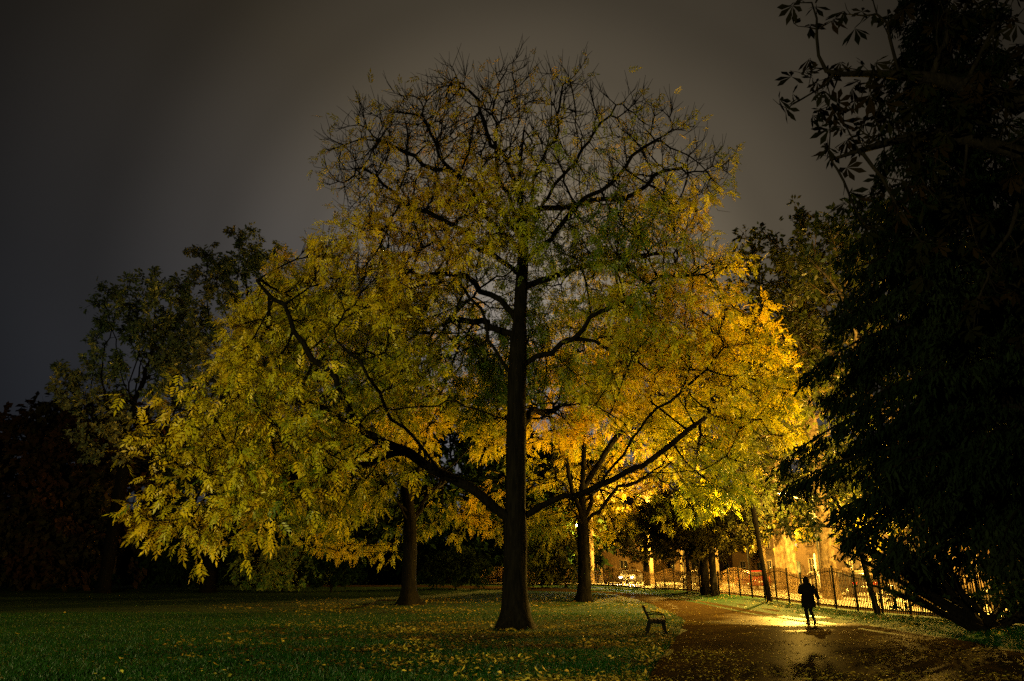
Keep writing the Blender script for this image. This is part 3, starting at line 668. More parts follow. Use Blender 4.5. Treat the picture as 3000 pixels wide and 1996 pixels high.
# two slim leaning trees in front of the railing
for i, (px, py, tx, ty, lab, bl) in enumerate([(2256, 1762, 2213, 1530, 'slim dark tree leaning left in front of the railing, left of the walking person', [((-.5, 0, 1.6), (2.6, 2.2, 2.2), 240)]),
        (2572, 1799, 2530, 1640, 'slim dark tree leaning left in front of the railing, right of the walking person', [((-.8, 1.0, 2.3), (2.9, 2.4, 1.9), 420), ((-1.5, .8, .35), (1.9, 1.5, .5), 70), ((1.4, .8, .5), (2.0, 1.4, .8), 60)])]):
    g = G(px, py); top = pt(tx, ty, g[1] + .2); z0 = float(zg(*g)); r = np.random.default_rng(110 + i)
    t2 = top + (top - np.array((g[0], g[1], z0))) * .5
    A = np.concatenate([blob(r, n_, t2 + np.array(c_), r_, .5, thr=-.8) for c_, r_, n_ in bl])
    make_tree('slim_tree', lab, [(g[0], g[1], z0), (np.array((g[0], g[1], z0)) + top) / 2 + (-.05, 0, 0), top, t2], [], A, .13 - .03 * i, .012, .35, .45, SPR, [(.03, .045, .01), (.06, .07, .014), (.12, .11, .02)], M_LEAF, 110 + i, bark=M_DARKBARK, leaves=4, lscale=.8, twig_len=.55, limb_min=.05, flare=.4, twig_r=.01)

WOB = .15
# --- horse chestnut whose boughs reach in from the upper right
PAL = [palmate(6, .25, .066, s) for s in range(3)] + [palmate(5, .27, .07, 9), palmate(5, .22, .055, 11)]
r = np.random.default_rng(120)
tx, ty = 14.2, 9.0; z0 = float(zg(tx, ty))
A = np.concatenate([blob(r, 185, pt(2560, 300, 11.0), (1.55, 1.2, 1.45), .7, thr=-1.4), blob(r, 34, pt(2500, 30, 10.6), (1.4, .8, .4), .8, thr=-2), blob(r, 60, pt(2640, 560, 11.2), (1.2, 1, 1.0), .7, thr=-2),
                    blob(r, 300, pt(2900, 250, 10.6), (1.8, 1.7, 2.6), .6, thr=-2), blob(r, 160, (11.5, 9.5, 11.5), (3, 3, 2.5), .6, thr=-2), blob(r, 70, pt(2900, 800, 11.5), (1.4, 1.2, 1.6), .7, thr=-2)])
make_tree('chestnut_tree', 'horse chestnut whose boughs of large fingered leaves hang in from the upper right corner', [(tx, ty, z0), (14.1, 9.0, 2.5), (13.8, 9.2, 5), (13.4, 9.5, 7.5), (12.8, 9.8, 10)],
          [[(13.6, 9.3, 6.2), (11.6, 10.2, 8.2), pt(2760, 250, 10.9), pt(2600, 190, 11.0), pt(2470, 215, 11.0)], [(13.8, 9.2, 5.5), (11.4, 10.3, 7.0), pt(2720, 380, 11.2), pt(2600, 400, 11.2), pt(2440, 470, 11.2)]],
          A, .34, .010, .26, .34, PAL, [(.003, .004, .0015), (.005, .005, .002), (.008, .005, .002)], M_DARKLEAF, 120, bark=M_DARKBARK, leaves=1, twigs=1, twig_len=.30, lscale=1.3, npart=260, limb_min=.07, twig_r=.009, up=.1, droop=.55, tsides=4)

# --- the big conifer at the right
def conifer():
    r = np.random.default_rng(130); x, y = 14.0, 20.0; z0 = float(zg(x, y)); root = empty('conifer_tree', (x, y, z0))
    tag(root, 'huge black conifer with drooping tiers of branches filling the right side', 'tree')
    h = 25; t = np.linspace(0, 1, 30); P = np.stack([.15 * np.sin(t * 5), .1 * np.cos(t * 4), t * h], 1); R = .48 * (1 - t) ** .8 + .02
    link('trunk', trunk_mesh('trunk', (P, R), .48, M_DARKBARK, seed=2, flare=.6), root)
    PR = np.array([(1.6, 3.4), (3.4, 5.2), (5.2, 6.1), (6.2, 6.3), (8, 5.6), (10, 4.7), (12.5, 3.5), (16, 2.2), (20, 1.3), (25, .3)])
    O, D, U, S = [], [], [], []; chains = []
    zz = 2.7
    while zz < 24.5:
        k = 9 if zz < 14 else 7; ph = r.uniform(0, 6.28)
        for i in range(k):
            a = ph + 2 * pi * i / k + r.normal() * .25; z = zz + r.normal() * .45; L = np.interp(z, PR[:, 0], PR[:, 1]) * r.uniform(.58, 1.12)
            m = 12; s = np.linspace(0, 1, m); w_ = r.normal() * .12
            rad = s * L; dr_ = r.uniform(.10, .34); zc = z + L * (.10 * np.sin(s * pi * .8) - dr_ * s ** 2.0) + r.normal() * .05
            p = np.stack([np.cos(a + w_ * s) * rad, np.sin(a + w_ * s) * rad, zc], 1)
            chains.append((p, .075 * (L / 7) ** .6 * (1 - s) ** .7 + .008))
            # side sprays and the curtains hanging from them
            n = int((64 if zz < 9 else 42) * L / 3); q = r.uniform(.12, 1.0, n) ** .8; c = np.stack([np.interp(q, s, p[:, j]) for j in range(3)], 1)
            side = r.normal(size=n) * (.16 + .30 * np.sin(q * pi)) * L / 4.5; t_ = np.array((-sin(a), cos(a), 0)); c = c + t_ * side[:, None] - np.array((0, 0, 1)) * (np.abs(side) * .25)[:, None]
            hang = np.abs(r.normal(size=n)) * .4
            for e in range(3):
                O.append(c - np.stack([r.normal(size=n) * .08, r.normal(size=n) * .08, hang * (e / 3) + e * .03], 1))
                dd = np.stack([cos(a) * .45 + r.normal(size=n) * .35, sin(a) * .45 + r.normal(size=n) * .35, -.55 - r.uniform(0, .9, n)], 1)
                D.append(unit(dd)); U.append(unit(r.normal(size=(n, 3)))); S.append(r.uniform(.7, 1.3, n))
        zz += .52 if zz < 14 else .6
    for c in chains: pass
    br = link('branches', chains_mesh('branches', chains, 5, M_DARKBARK), root); br['kind'] = 'stuff'
    O = np.concatenate(O); D = np.concatenate(D); U = np.concatenate(U); S = np.concatenate(S)
    def needle(seed):
        g = np.random.default_rng(seed); V, F = [], []
        for i in range(3):
            b = np.array((g.normal() * .07, g.uniform(-.12, .12), g.normal() * .07)); d = unit(np.array((g.normal() * .25, 1, g.normal() * .25))); s = unit(np.cross(d, g.normal(size=3))); n = len(V); l = .25
            V.extend([b, b + d * l * .4 + s * .031, b + d * l, b + d * l * .4 - s * .031]); F.append((n, n + 1, n + 2, n + 3))
        return np.array(V), np.array(F)
    cols = palette(O, [(.003, .006, .003), (.006, .011, .005), (.009, .013, .006)], r)
    foliage('needles', [needle(i) for i in range(4)], O, D, U, S, cols, M_DARKLEAF, root); print('conifer', len(O))
conifer()
# --- many-stemmed yew at the right by the railing
def yew():
    r = np.random.default_rng(140); g = G(2885, 1846); z0 = float(zg(*g)); base = np.array((g[0], g[1], z0)); root = empty('yew_bush', base)
    tag(root, 'black many-stemmed yew fanning out from the ground by the right end of the railing', 'bush')
    O, D = [], []
    for i in range(34):
        a = r.uniform(-2.9, 3.2) if i > 21 else r.uniform(2.5, 3.8); rise = r.uniform(.5, 1.7); L = r.uniform(2.4, 4.8)
        s = np.linspace(0, 1, 12); dx, dy = cos(a), sin(a)
        out_ = L * (s * .85); zc = L * rise * (s * .62 - .10 * s * s); b = r.normal(size=2) * .14
        p = np.stack([b[0] + dx * out_ + .08 * np.sin(s * 6 + i), b[1] + dy * out_ + .08 * np.cos(s * 5 + i), zc - .05], 1)
        link('stem', chains_mesh('stem', [(p, (.085 * (1 - s) ** .6 + .012) * r.uniform(.6, 1.2))], 7, M_DARKBARK), root)
        n = 14 if i < 22 else 150; q = r.uniform(.8 if i < 22 else .6, 1.0, n); c = np.stack([np.interp(q, s, p[:, j]) for j in range(3)], 1) + r.normal(size=(n, 3)) * (.12 + .34 * (q[:, None] - .4)) * np.array((1, 1, .8))
        O.append(c); D.append(unit(np.stack([dx + r.normal(size=n) * .6, dy + r.normal(size=n) * .6, -.2 + r.normal(size=n) * .5], 1)))
    for k in range(5):                                             # low skirts to the right of the stems
        n = 420; c = r.normal(size=(n, 3)) * np.array((.8, .5, .45)) + np.array((1.6 + k * .8, .4, 1.0 + .25 * k)); c[:, 2] = np.abs(c[:, 2]); O.append(c); D.append(unit(r.normal(size=(n, 3))))
    O = np.concatenate(O); D = np.concatenate(D)
    foliage('foliage', SPRD, O, D, unit(r.normal(size=O.shape)), r.uniform(.5, .9, len(O)), palette(O, DGREEN, r), M_DARKLEAF, root)
yew()

# ------------------------------------------------------------------ railing
M_PALE = mat_bark('rusty_pale', (.07, .04, .016), (.26, .16, .065), (30, 30, 4), .2)
def railing():
    root = empty('railing', (float(FENCE[0, 0]), float(FENCE[0, 1]), 0)); tag(root, 'long wave-topped railing of rusty bars between the park verge and the street', 'railing'); inv = np.array((FENCE[0, 0], FENCE[0, 1], 0))
    d = np.r_[0, np.cumsum(np.linalg.norm(np.diff(FENCE, axis=0), axis=1))]; tot = d[-1]
    def at(s): return np.array((np.interp(s, d, FENCE[:, 0]), np.interp(s, d, FENCE[:, 1])))
    def hgt(s): return 1.60 + .17 * cos((s - 20.5) / 7.6 * 2 * pi)
    sp = .152; ss = np.arange(4, tot, sp); r = np.random.default_rng(7)
    n = 5; a = np.arange(n) * 2 * pi / n
    hs = np.unique(np.round(np.linspace(1.42, 1.78, 19), 2)); bars = {}
    for h in hs:
        m = MB(); m.add([(x_, y_, 0) for y_ in (-.010, .010) for x_ in (-.031, .031)] + [(x_, y_, h - .03) for y_ in (-.010, .010) for x_ in (-.031, .031)] + [(x_, y_, h) for y_ in (-.010, .010) for x_ in (-.012, .012)], [(0, 1, 5, 4), (3, 2, 6, 7), (2, 0, 4, 6), (1, 3, 7, 5), (4, 5, 9, 8), (7, 6, 10, 11), (6, 4, 8, 10), (5, 7, 11, 9), (8, 9, 11, 10)]); bars[float(h)] = m.me('bar', M_PALE)
    rest = MB(); made = 0
    order = sorted(range(len(ss)), key=lambda i: (np.linalg.norm(at(ss[i])) if at(ss[i])[1] > 21 else 1e6))
    big = set(order[:300])
    for i, s in enumerate(ss):
        if abs((s % 2.13)) < .09: continue
        p = at(s); z = float(zg(*p)) + .05; h = float(hs[np.abs(hs - hgt(s)).argmin()]); tilt = r.normal(size=2) * .006
        q_ = at(min(s + .2, tot)) - at(max(s - .2, 0)); an = float(np.arctan2(q_[1], q_[0]))
        if i in big: link('bar', bars[h], root, (p[0] - inv[0], p[1] - inv[1], z), (tilt[0], tilt[1], an))
        else: rest.box((p[0] - inv[0], p[1] - inv[1], z + h / 2), (.062, .020, h), an)
    o = rest.obj('bars', M_PALE, root); o['kind'] = 'stuff'
    for s in np.arange(2.13 * 2, tot, 2.13):
        p = at(s); z = float(zg(*p)); m = MB(); m.box((0, 0, (hgt(s) + .1) / 2), (.07, .07, hgt(s) + .1)); m.box((0, 0, hgt(s) + .12), (.09, .09, .04))
        link('post', m.me('post', M_IRON), root, (p[0] - inv[0], p[1] - inv[1], z), (0, 0, float(np.arctan2(*(at(min(s + .5, tot)) - p)[::-1]))))
    for lo in (0, 1):
        m = MB(); t = np.linspace(4, tot, 260); P = np.array([(*(at(s) - inv[:2]), float(zg(*at(s))) + (.16 if lo == 0 else hgt(s) - .14)) for s in t])
        m.tube(P, .022, 4); m.obj('rail', M_IRON, root)
railing()

# ------------------------------------------------------------------ street lamps
M_LAMPGLOW = mat_emit('sodium_lens', (1, .72, .28), 60)
def street_lamp(x, y, h, label, face, power=LAMP_W, col=SODIUM, lens=M_LAMPGLOW):
    z0 = float(zg(x, y)) + .1; root = empty('street_lamp', (x, y, z0), face); tag(root, label, 'street lamp', 'street lamps along the street'); h = h - z0
    m = MB(); m.tube([(0, 0, 0), (0, 0, .9), (0, 0, .95), (0, 0, h - .5)], [.11, .10, .065, .05], 12); m.obj('post', M_IRON, root, True)
    t = np.linspace(0, 1, 9); m = MB(); m.tube(np.stack([1.5 * np.sin(t * pi / 2), 0 * t, h - .5 + .62 * (1 - np.cos(t * pi / 2)) ** .6], 1), .035, 8); m.obj('arm', M_STEEL, root, True)
    m = MB(); m.sphere((1.76, 0, h + .10), (.50, .36, .12), 16, 8); hd = m.obj('lamp_head', M_STEEL, root, True)
    m = MB(); m.sphere((1.80, 0, h - .02), (.24, .13, .06), 12, 8); m.obj('lens', lens, hd, True)
    L = bpy.data.lights.new('lamp_light', 'POINT'); L.energy = power; L.color = col; L.shadow_soft_size = .10
    lo = bpy.data.objects.new('lamp_light', L); COL.objects.link(lo); lo.parent = root; lo.location = (1.80, 0, h - .20)
lp = pt(2297, 1448, 50.0)
street_lamp(lp[0] + 1.8, 50.0, lp[2], 'lit street lamp glowing through the leaves above the railing', pi)
for i_, y_ in enumerate((44.0, 57.0, 71.0)): street_lamp(29.6, y_, 8.0, 'street lamp on the far pavement, ' + ('behind the black car', 'behind the pale car', 'behind the red car')[i_], pi, LAMP_W * .8)
street_lamp(20.4, 36.5, 7.0, 'street lamp hidden behind the drooping conifer branches', pi, LAMP_W * .5)
street_lamp(19.8, 22.5, 7.2, 'street lamp beyond the right edge, behind the huge black conifer', pi, LAMP_W * .6)
street_lamp(20.2, 66, 7.6, 'street lamp beside the red car', pi, LAMP_W * .5)
street_lamp(17.8, 80, 8.4, 'street lamp beyond the red car near the bend', pi, LAMP_W * 1.8)
street_lamp(7.5, 89.5, 7.6, 'farthest street lamp, glowing above the bend of the railing', -pi / 2, LAMP_W * 2.2)
# park lamp behind the viewpoint whose pale greenish light falls on the near grass
def park_lamp(x, y):
    z0 = float(zg(x, y)); root = empty('park_lamp', (x, y, z0)); tag(root, 'globe-topped park lamp behind the viewpoint on the lawn', 'park lamp')
    m = MB(); m.tube([(0, 0, 0), (0, 0, .7), (0, 0, .75), (0, 0, 3.8)], [.10, .09, .05, .045], 12); m.obj('post', M_IRON, root, True)
    m = MB(); m.tube([(0, 0, 3.8), (0, 0, 3.88)], [.12, .16], 12); m.obj('collar', M_IRON, root, True)
    m = MB(); m.tube([(0, 0, 4.535), (0, 0, 4.565), (0, 0, 4.66)], [.72, .70, .06], 24); m.obj('lamp_cap', M_IRON, root, True)
    m = MB(); m.sphere((0, 0, 4.02), (.15, .15, .14), 14, 8); m.obj('bulb', mat_emit('mercury_bulb', (.8, 1, .7), 30), root, True)
    L = bpy.data.lights.new('lamp_light', 'POINT'); L.energy = FRONT_W; L.color = (1.0, .86, .34); L.shadow_soft_size = .15
    lo = bpy.data.objects.new('lamp_light', L); COL.objects.link(lo); lo.parent = root; lo.location = (0, 0, 4.33)
park_lamp(-18.0, -14.0)

# ------------------------------------------------------------------ benches
def bench(px, py, rz, label, L=1.8, dy=0):
    g = G(px, py) if py > 1720 else np.array((9.4, 72.0)); root = empty('park_bench', (g[0], g[1] + dy, float(zg(g[0], g[1] + dy))), rz); root.scale = (1, 1, .93); tag(root, label, 'bench')
    # local: x forward (the way one sits facing), y along the bench
    for s in (-1, 0, 1):
        y = s * (L / 2 - .12); m = MB()
        m.tube([(-.30, y, 0), (-.22, y, .22), (-.16, y, .40), (-.26, y, .62), (-.36, y, .86)], [.03, .028, .03, .026, .02], 6)
        m.tube([(.30, y, 0), (.26, y, .20), (.24, y, .40)], [.03, .026, .03], 6); m.tube([(-.17, y, .395), (.05, y, .375), (.27, y, .40)], .028, 6)
        m.box((-.30, y, .015), (.12, .06, .03)); m.box((.30, y, .015), (.12, .06, .03))
        if s: m.tube([(-.25, y, .63), (0, y, .66), (.24, y, .62), (.27, y, .55), (.25, y, .40)], .02, 6)
        m.obj('bench_end' if s else 'bench_support', M_IRON, root, True)
    for k in range(4):
        m = MB(); m.box((0, 0, 0), (.095, L, .035)); m.obj('seat_slat', M_WOOD, root, loc=(-.12 + k * .118, 0, .44))
    for k in range(3):
        m = MB(); m.box((0, 0, 0), (.03, L, .105)); m.obj('back_slat', M_WOOD, root, loc=(-.215 - k * .052, 0, .56 + k * .135), rot=(0, radians(-21), 0))
bench(1938, 1864, radians(-8), 'dark slatted park bench seen end-on beside the wet path', 1.8, .9)
bench(1798, 1714, radians(-60), 'small far bench with its back to the lit railing', 1.8)

# ------------------------------------------------------------------ the walking person
M_COAT = mat_plain('dark_coat', (.004, .004, .0045), .95, noise=.3, spec=.05); M_TROUS = mat_plain('dark_trousers', (.004, .004, .005), .95, spec=.05); M_HAIR = mat_plain('dark_hair', (.006, .004, .003), .9, spec=.05); M_SKIN = mat_plain('skin', (.35, .22, .16), .5, noise=.05); M_SHOE = mat_plain('dark_boots', (.006, .005, .005), .4)
def person(px, py):
    g = G(px, py); root = empty('person', (g[0], g[1], float(zg(*g)) + .008), radians(4)); tag(root, 'person in a dark hooded knee-length coat walking along the wet path', 'person')
    # walks away from the viewer (+y); x to the right
    J = {'pelvis': (0, 0, .93), 'belly': (0, .01, 1.08), 'chest': (0, .02, 1.26), 'neck': (0, .02, 1.42), 'chin': (.0, .035, 1.485), 'head': (.0, .03, 1.57), 'crown': (.0, .02, 1.64),
         'lhip': (-.085, 0, .90), 'lknee': (-.07, .12, .50), 'lank': (-.055, .05, .09), 'lheel': (-.055, .01, .045), 'ltoe': (-.055, .20, .03),
         'rhip': (.085, 0, .90), 'rknee': (.065, .02, .49), 'rank': (.045, -.25, .16), 'rheel': (.045, -.30, .13), 'rtoe': (.045, -.18, .025),
         'lsh': (-.175, .0, 1.38), 'lel': (-.29, .0, 1.12), 'lwr': (-.17, .20, 1.16), 'lpalm': (-.14, .27, 1.19),
         'rsh': (.175, .0, 1.38), 'rel': (.30, -.06, 1.12), 'rwr': (.40, .02, .90), 'rpalm': (.425, .04, .83)}
    RD = {'pelvis': .13, 'belly': .115, 'chest': .125, 'neck': .05, 'chin': .062, 'head': .088, 'crown': .065, 'lhip': .085, 'rhip': .085, 'lknee': .055, 'rknee': .055, 'lank': .038, 'rank': .038, 'lheel': .035, 'rheel': .035, 'ltoe': .03, 'rtoe': .03,
          'lsh': .06, 'rsh': .06, 'lel': .043, 'rel': .043, 'lwr': .03, 'rwr': .03, 'lpalm': .034, 'rpalm': .034}
    E = [('pelvis', 'belly'), ('belly', 'chest'), ('chest', 'neck'), ('neck', 'chin'), ('chin', 'head'), ('head', 'crown'), ('pelvis', 'lhip'), ('lhip', 'lknee'), ('lknee', 'lank'), ('lank', 'lheel'), ('lank', 'ltoe'),
         ('pelvis', 'rhip'), ('rhip', 'rknee'), ('rknee', 'rank'), ('rank', 'rheel'), ('rank', 'rtoe'), ('chest', 'lsh'), ('lsh', 'lel'), ('lel', 'lwr'), ('lwr', 'lpalm'), ('chest', 'rsh'), ('rsh', 'rel'), ('rel', 'rwr'), ('rwr', 'rpalm')]
    for s, w0 in (('l', 1), ('r', 1)):                              # fingers and thumb
        p = np.array(J[s + 'palm']); d = unit(p - np.array(J[s + 'wr'])); sd_ = unit(np.cross(d, (0, 1, 0) if s == 'r' else (0, 0, 1)))
        for k, (o_, l) in enumerate(((-.026, .058), (-.009, .068), (.009, .064), (.025, .05))):
            a, b, c = f'{s}f{k}a', f'{s}f{k}b', f'{s}f{k}c'; cu = np.array((0, .35, 0)) if s == 'r' else np.array((.25, 0, -.3))
            J[a] = tuple(p + sd_ * o_ + d * .02); J[b] = tuple(np.array(J[a]) + d * l * .55); J[c] = tuple(np.array(J[b]) + unit(d + cu) * l * .5)
            RD[a] = .011; RD[b] = .009; RD[c] = .007; E += [(s + 'palm', a), (a, b), (b, c)]
        a, b = s + 'ta', s + 'tb'; J[a] = tuple(p - d * .02 + sd_ * -.04 + np.array((0, .02, 0))); J[b] = tuple(np.array(J[a]) + unit(d - sd_ * .4) * .045); RD[a] = .012; RD[b] = .009; E += [(s + 'wr', a), (a, b)]
    names = list(J); ix = {n_: i for i, n_ in enumerate(names)}
    me = bpy.data.meshes.new('body'); me.from_pydata([J[n_] for n_ in names], [(ix[a], ix[b]) for a, b in E], []); me.update(); me.materials.append(M_SKIN)
    o = link('body', me, root); md = o.modifiers.new('skin', 'SKIN'); md.use_smooth_shade = True
    for i, n_ in enumerate(names): me.skin_vertices[0].data[i].radius = (RD[n_], RD[n_]); me.skin_vertices[0].data[i].use_root = (n_ == 'pelvis')
    o.modifiers.new('sub', 'SUBSURF').levels = 2; o.modifiers['sub'].render_levels = 2
    def loft(name, rows, mat, n=20, close=True):
        V, F = [], []
        for (cx, cy_, z, rx, ry) in rows:
            for j in range(n):
                a = 2 * pi * j / n; wv = 1 + .03 * sin(a * 6 + z * 3); V.append((cx + rx * cos(a) * wv, cy_ + ry * sin(a) * wv, z + .01 * sin(a * 4)))
        m = len(rows)
        for i in range(m - 1):
            for j in range(n): a, b = i * n + j, i * n + (j + 1) % n; F.append((a, b, b + n, a + n))
        MB().add(V, F).obj(name, mat, root, True)
    loft('coat', [(0, -.005, .60, .265, .20), (0, 0, .72, .255, .195), (0, 0, .90, .240, .18), (0, .005, 1.05, .225, .17), (0, .01, 1.18, .235, .17), (0, .01, 1.30, .25, .165), (0, .01, 1.385, .225, .135), (0, .015, 1.43, .12, .095), (0, .02, 1.47, .085, .08)], M_COAT)
    for s in ('l', 'r'):
        m = MB(); P = np.array([J[s + 'sh'], (np.array(J[s + 'sh']) + J[s + 'el']) / 2, J[s + 'el'], (np.array(J[s + 'el']) + J[s + 'wr']) / 2, J[s + 'wr']]); m.tube(P, [.098, .090, .082, .070, .060], 10); m.obj('sleeve', M_COAT, root, True)
        m = MB(); P = np.array([J[s + 'hip'], (np.array(J[s + 'hip']) + J[s + 'knee']) / 2, J[s + 'knee'], (np.array(J[s + 'knee']) + J[s + 'ank']) / 2, J[s + 'ank']]); m.tube(P, [.098, .085, .068, .062, .055], 10); m.obj('trouser_leg', M_TROUS, root, True)
        h_, t_ = np.array(J[s + 'heel']), np.array(J[s + 'toe']); m = MB(); m.tube([h_ - unit(t_ - h_) * .03, h_, h_ * .4 + t_ * .6, t_, t_ + unit(t_ - h_) * .035], [.025, .047, .044, .036, .015], 10)
        m.tube([np.array(J[s + 'ank']) + (0, 0, .06), J[s + 'ank'], h_ * .7 + t_ * .3], [.058, .05, .04], 10); m.obj('boot', M_SHOE, root, True)
    loft('hair', [(-.005, .0, 1.33, .09, .06), (-.005, -.03, 1.40, .115, .085), (0, -.01, 1.48, .118, .11), (0, .01, 1.56, .112, .118), (0, .01, 1.63, .095, .105), (0, .005, 1.685, .055, .065), (0, .005, 1.70, .01, .012)], M_HAIR)
    loft('hood', [(-.01, -.03, 1.36, .17, .12), (-.01, -.045, 1.42, .165, .12), (-.015, -.05, 1.47, .13, .10), (-.015, -.05, 1.49, .10, .08)], M_COAT)
    m = MB(); m.sphere((.03, .128, 1.555), (.012, .010, .012), 8, 6); m.sphere((-.03, .128, 1.555), (.012, .010, .012), 8, 6); m.sphere((0, .135, 1.53), (.013, .02, .02), 8, 6); m.obj('face_details', M_SKIN, root, True)
person(2376, 1832)

# ------------------------------------------------------------------ cars
M_GLASS = mat_plain('car_glass', (.02, .02, .022), .08, spec=.8); M_TYRE = mat_plain('tyre', (.02, .02, .02), .8); M_RIM = mat_plain('rim', (.5, .5, .5), .35, .8)
M_RED = mat_plain('tail_light_red', (.5, .01, .01), .2); M_PLATE = mat_plain('number_plate', (.8, .78, .7), .5, noise=.03); M_CLEAR = mat_plain('head_light_glass', (.7, .7, .7), .1)
M_HEADON = mat_emit('lit_headlight', (1, .95, .8), 45)
def car(x, y, rz, col, label, lit=False, van=False):
    root = empty('parked_car' if not lit else 'moving_car', (x, y, float(zg(x, y)) + .006), rz); tag(root, label, 'car', 'cars on the street beyond the railing'); paint = mat_plain('car_paint', col, .25, .1, noise=.04)
    # length along x, front at +x
    prof = [(-2.05, .35), (-2.10, .62), (-2.02, .95), (-1.88, 1.02), (-1.45, 1.40), (-.9, 1.47), (.1, 1.46), (.45, 1.36), (1.05, .98), (1.75, .86), (2.02, .70), (2.08, .45), (2.0, .28), (-1.95, .26)]
    V, F = [], []; ws = []
    for s in (-1, -.93, .93, 1):
        for (px, pz) in prof:
            t = max(0, (pz - .9) / .6); wd = .86 - .17 * t
            k = abs(s); V.append((px * (1 - (.02 if k == 1 else 0)), (s / abs(s)) * wd * (1 if k == 1 else .985) if k == 1 else (s / abs(s)) * (wd - .05), pz + (0 if k == 1 else .018 * (pz > .5))))
    n = len(prof)
    for i in range(3):
        for j in range(n): a, b = i * n + j, i * n + (j + 1) % n; F.append((a, b, b + n, a + n))
    F.append(tuple(range(n - 1, -1, -1))); F.append(tuple(3 * n + j for j in range(n)))
    MB().add(V, F).obj('body', paint, root)
    for s in (-1, 1):
        def sp(px, pz): return (px, s * (.86 - .17 * max(0, (pz - .9) / .6) + .006), pz)
        for q in ([(-1.5, 1.02), (-1.28, 1.36), (-.45, 1.41), (-.45, 1.0)], [(-.38, 1.0), (-.38, 1.41), (.12, 1.41), (.42, 1.33), (.92, .99)]):
            MB().add([sp(*p) for p in q], [tuple(range(len(q)))[::-s]]).obj('side_window', M_GLASS, root)
        MB().box((.78, s * .93, 1.0), (.16, .14, .11)).obj('mirror', paint, root)
        for wx in (-1.3, 1.28):
            wo = empty('wheel', (wx, s * .76, .31)); wo.parent = root; m = MB(); a = np.linspace(0, 2 * pi, 19)
            m.tube([(0, -.1, 0), (0, -.085, 0), (0, .085, 0), (0, .1, 0)], [.25, .31, .31, .25], 18); m.obj('tyre', M_TYRE, wo, True); m = MB(); m.tube([(0, -.104, 0), (0, .104, 0)], .19, 12); m.obj('rim', M_RIM, wo)
        MB().box((-2.055, s * .66, .82), (.08, .26, .17)).obj('tail_light', M_RED, root)
        MB().sphere((1.97, s * .62, .69), (.10, .18, .09)).obj('headlight', M_HEADON if lit else M_CLEAR, root, True)
    for q, nm in (([(.50, -.62, 1.36), (1.02, -.74, 1.0), (1.02, .74, 1.0), (.50, .62, 1.36)], 'windscreen'), ([(-1.50, -.62, 1.385), (-1.87, -.72, 1.05), (-1.87, .72, 1.05), (-1.50, .62, 1.385)], 'rear_window')):
        P = np.array(q) + np.array((.03 if nm == 'windscreen' else -.03, 0, .03)); MB().add(P, [(0, 1, 2, 3)]).obj(nm, M_GLASS, root)
    MB().box((-2.115, 0, .60), (.02, .50, .11)).obj('number_plate', M_PLATE, root); MB().box((2.085, 0, .46), (.02, .50, .11)).obj('number_plate', M_PLATE, root)
    if lit:
        for s in (-.62, .62):
            L = bpy.data.lights.new('beam', 'SPOT'); L.energy = 2500; L.color = (1, .93, .78); L.spot_size = radians(60); L.spot_blend = .7; L.shadow_soft_size = .08
            lo = bpy.data.objects.new('beam', L); COL.objects.link(lo); lo.parent = root; lo.location = (2.15, s, .69); lo.rotation_euler = (radians(84), 0, radians(-90))
car(20.4, 66, radians(92), (.20, .01, .008), 'red car parked behind the railing left of the leaning slim tree')
car(22.6, 52, radians(90), (.02, .02, .022), 'black car seen from behind, right of the walking person')
car(23.2, 58.5, radians(91), (.6, .6, .58), 'pale car whose roof shows beside the walking person')
car(20.3, 30.5, radians(90), (.09, .09, .10), 'dark grey car parked behind the yew at the right end of the railing')
car(21.0, 40.5, radians(90), (.30, .27, .22), 'beige car parked behind the railing under the conifer')
car(12.9, 84.5, radians(248), (.2, .2, .22), 'far car with its headlights on behind the railing', lit=True)
car(18.3, 76, radians(112), (.55, .5, .4), 'cream car parked far behind the railing beyond the red car')

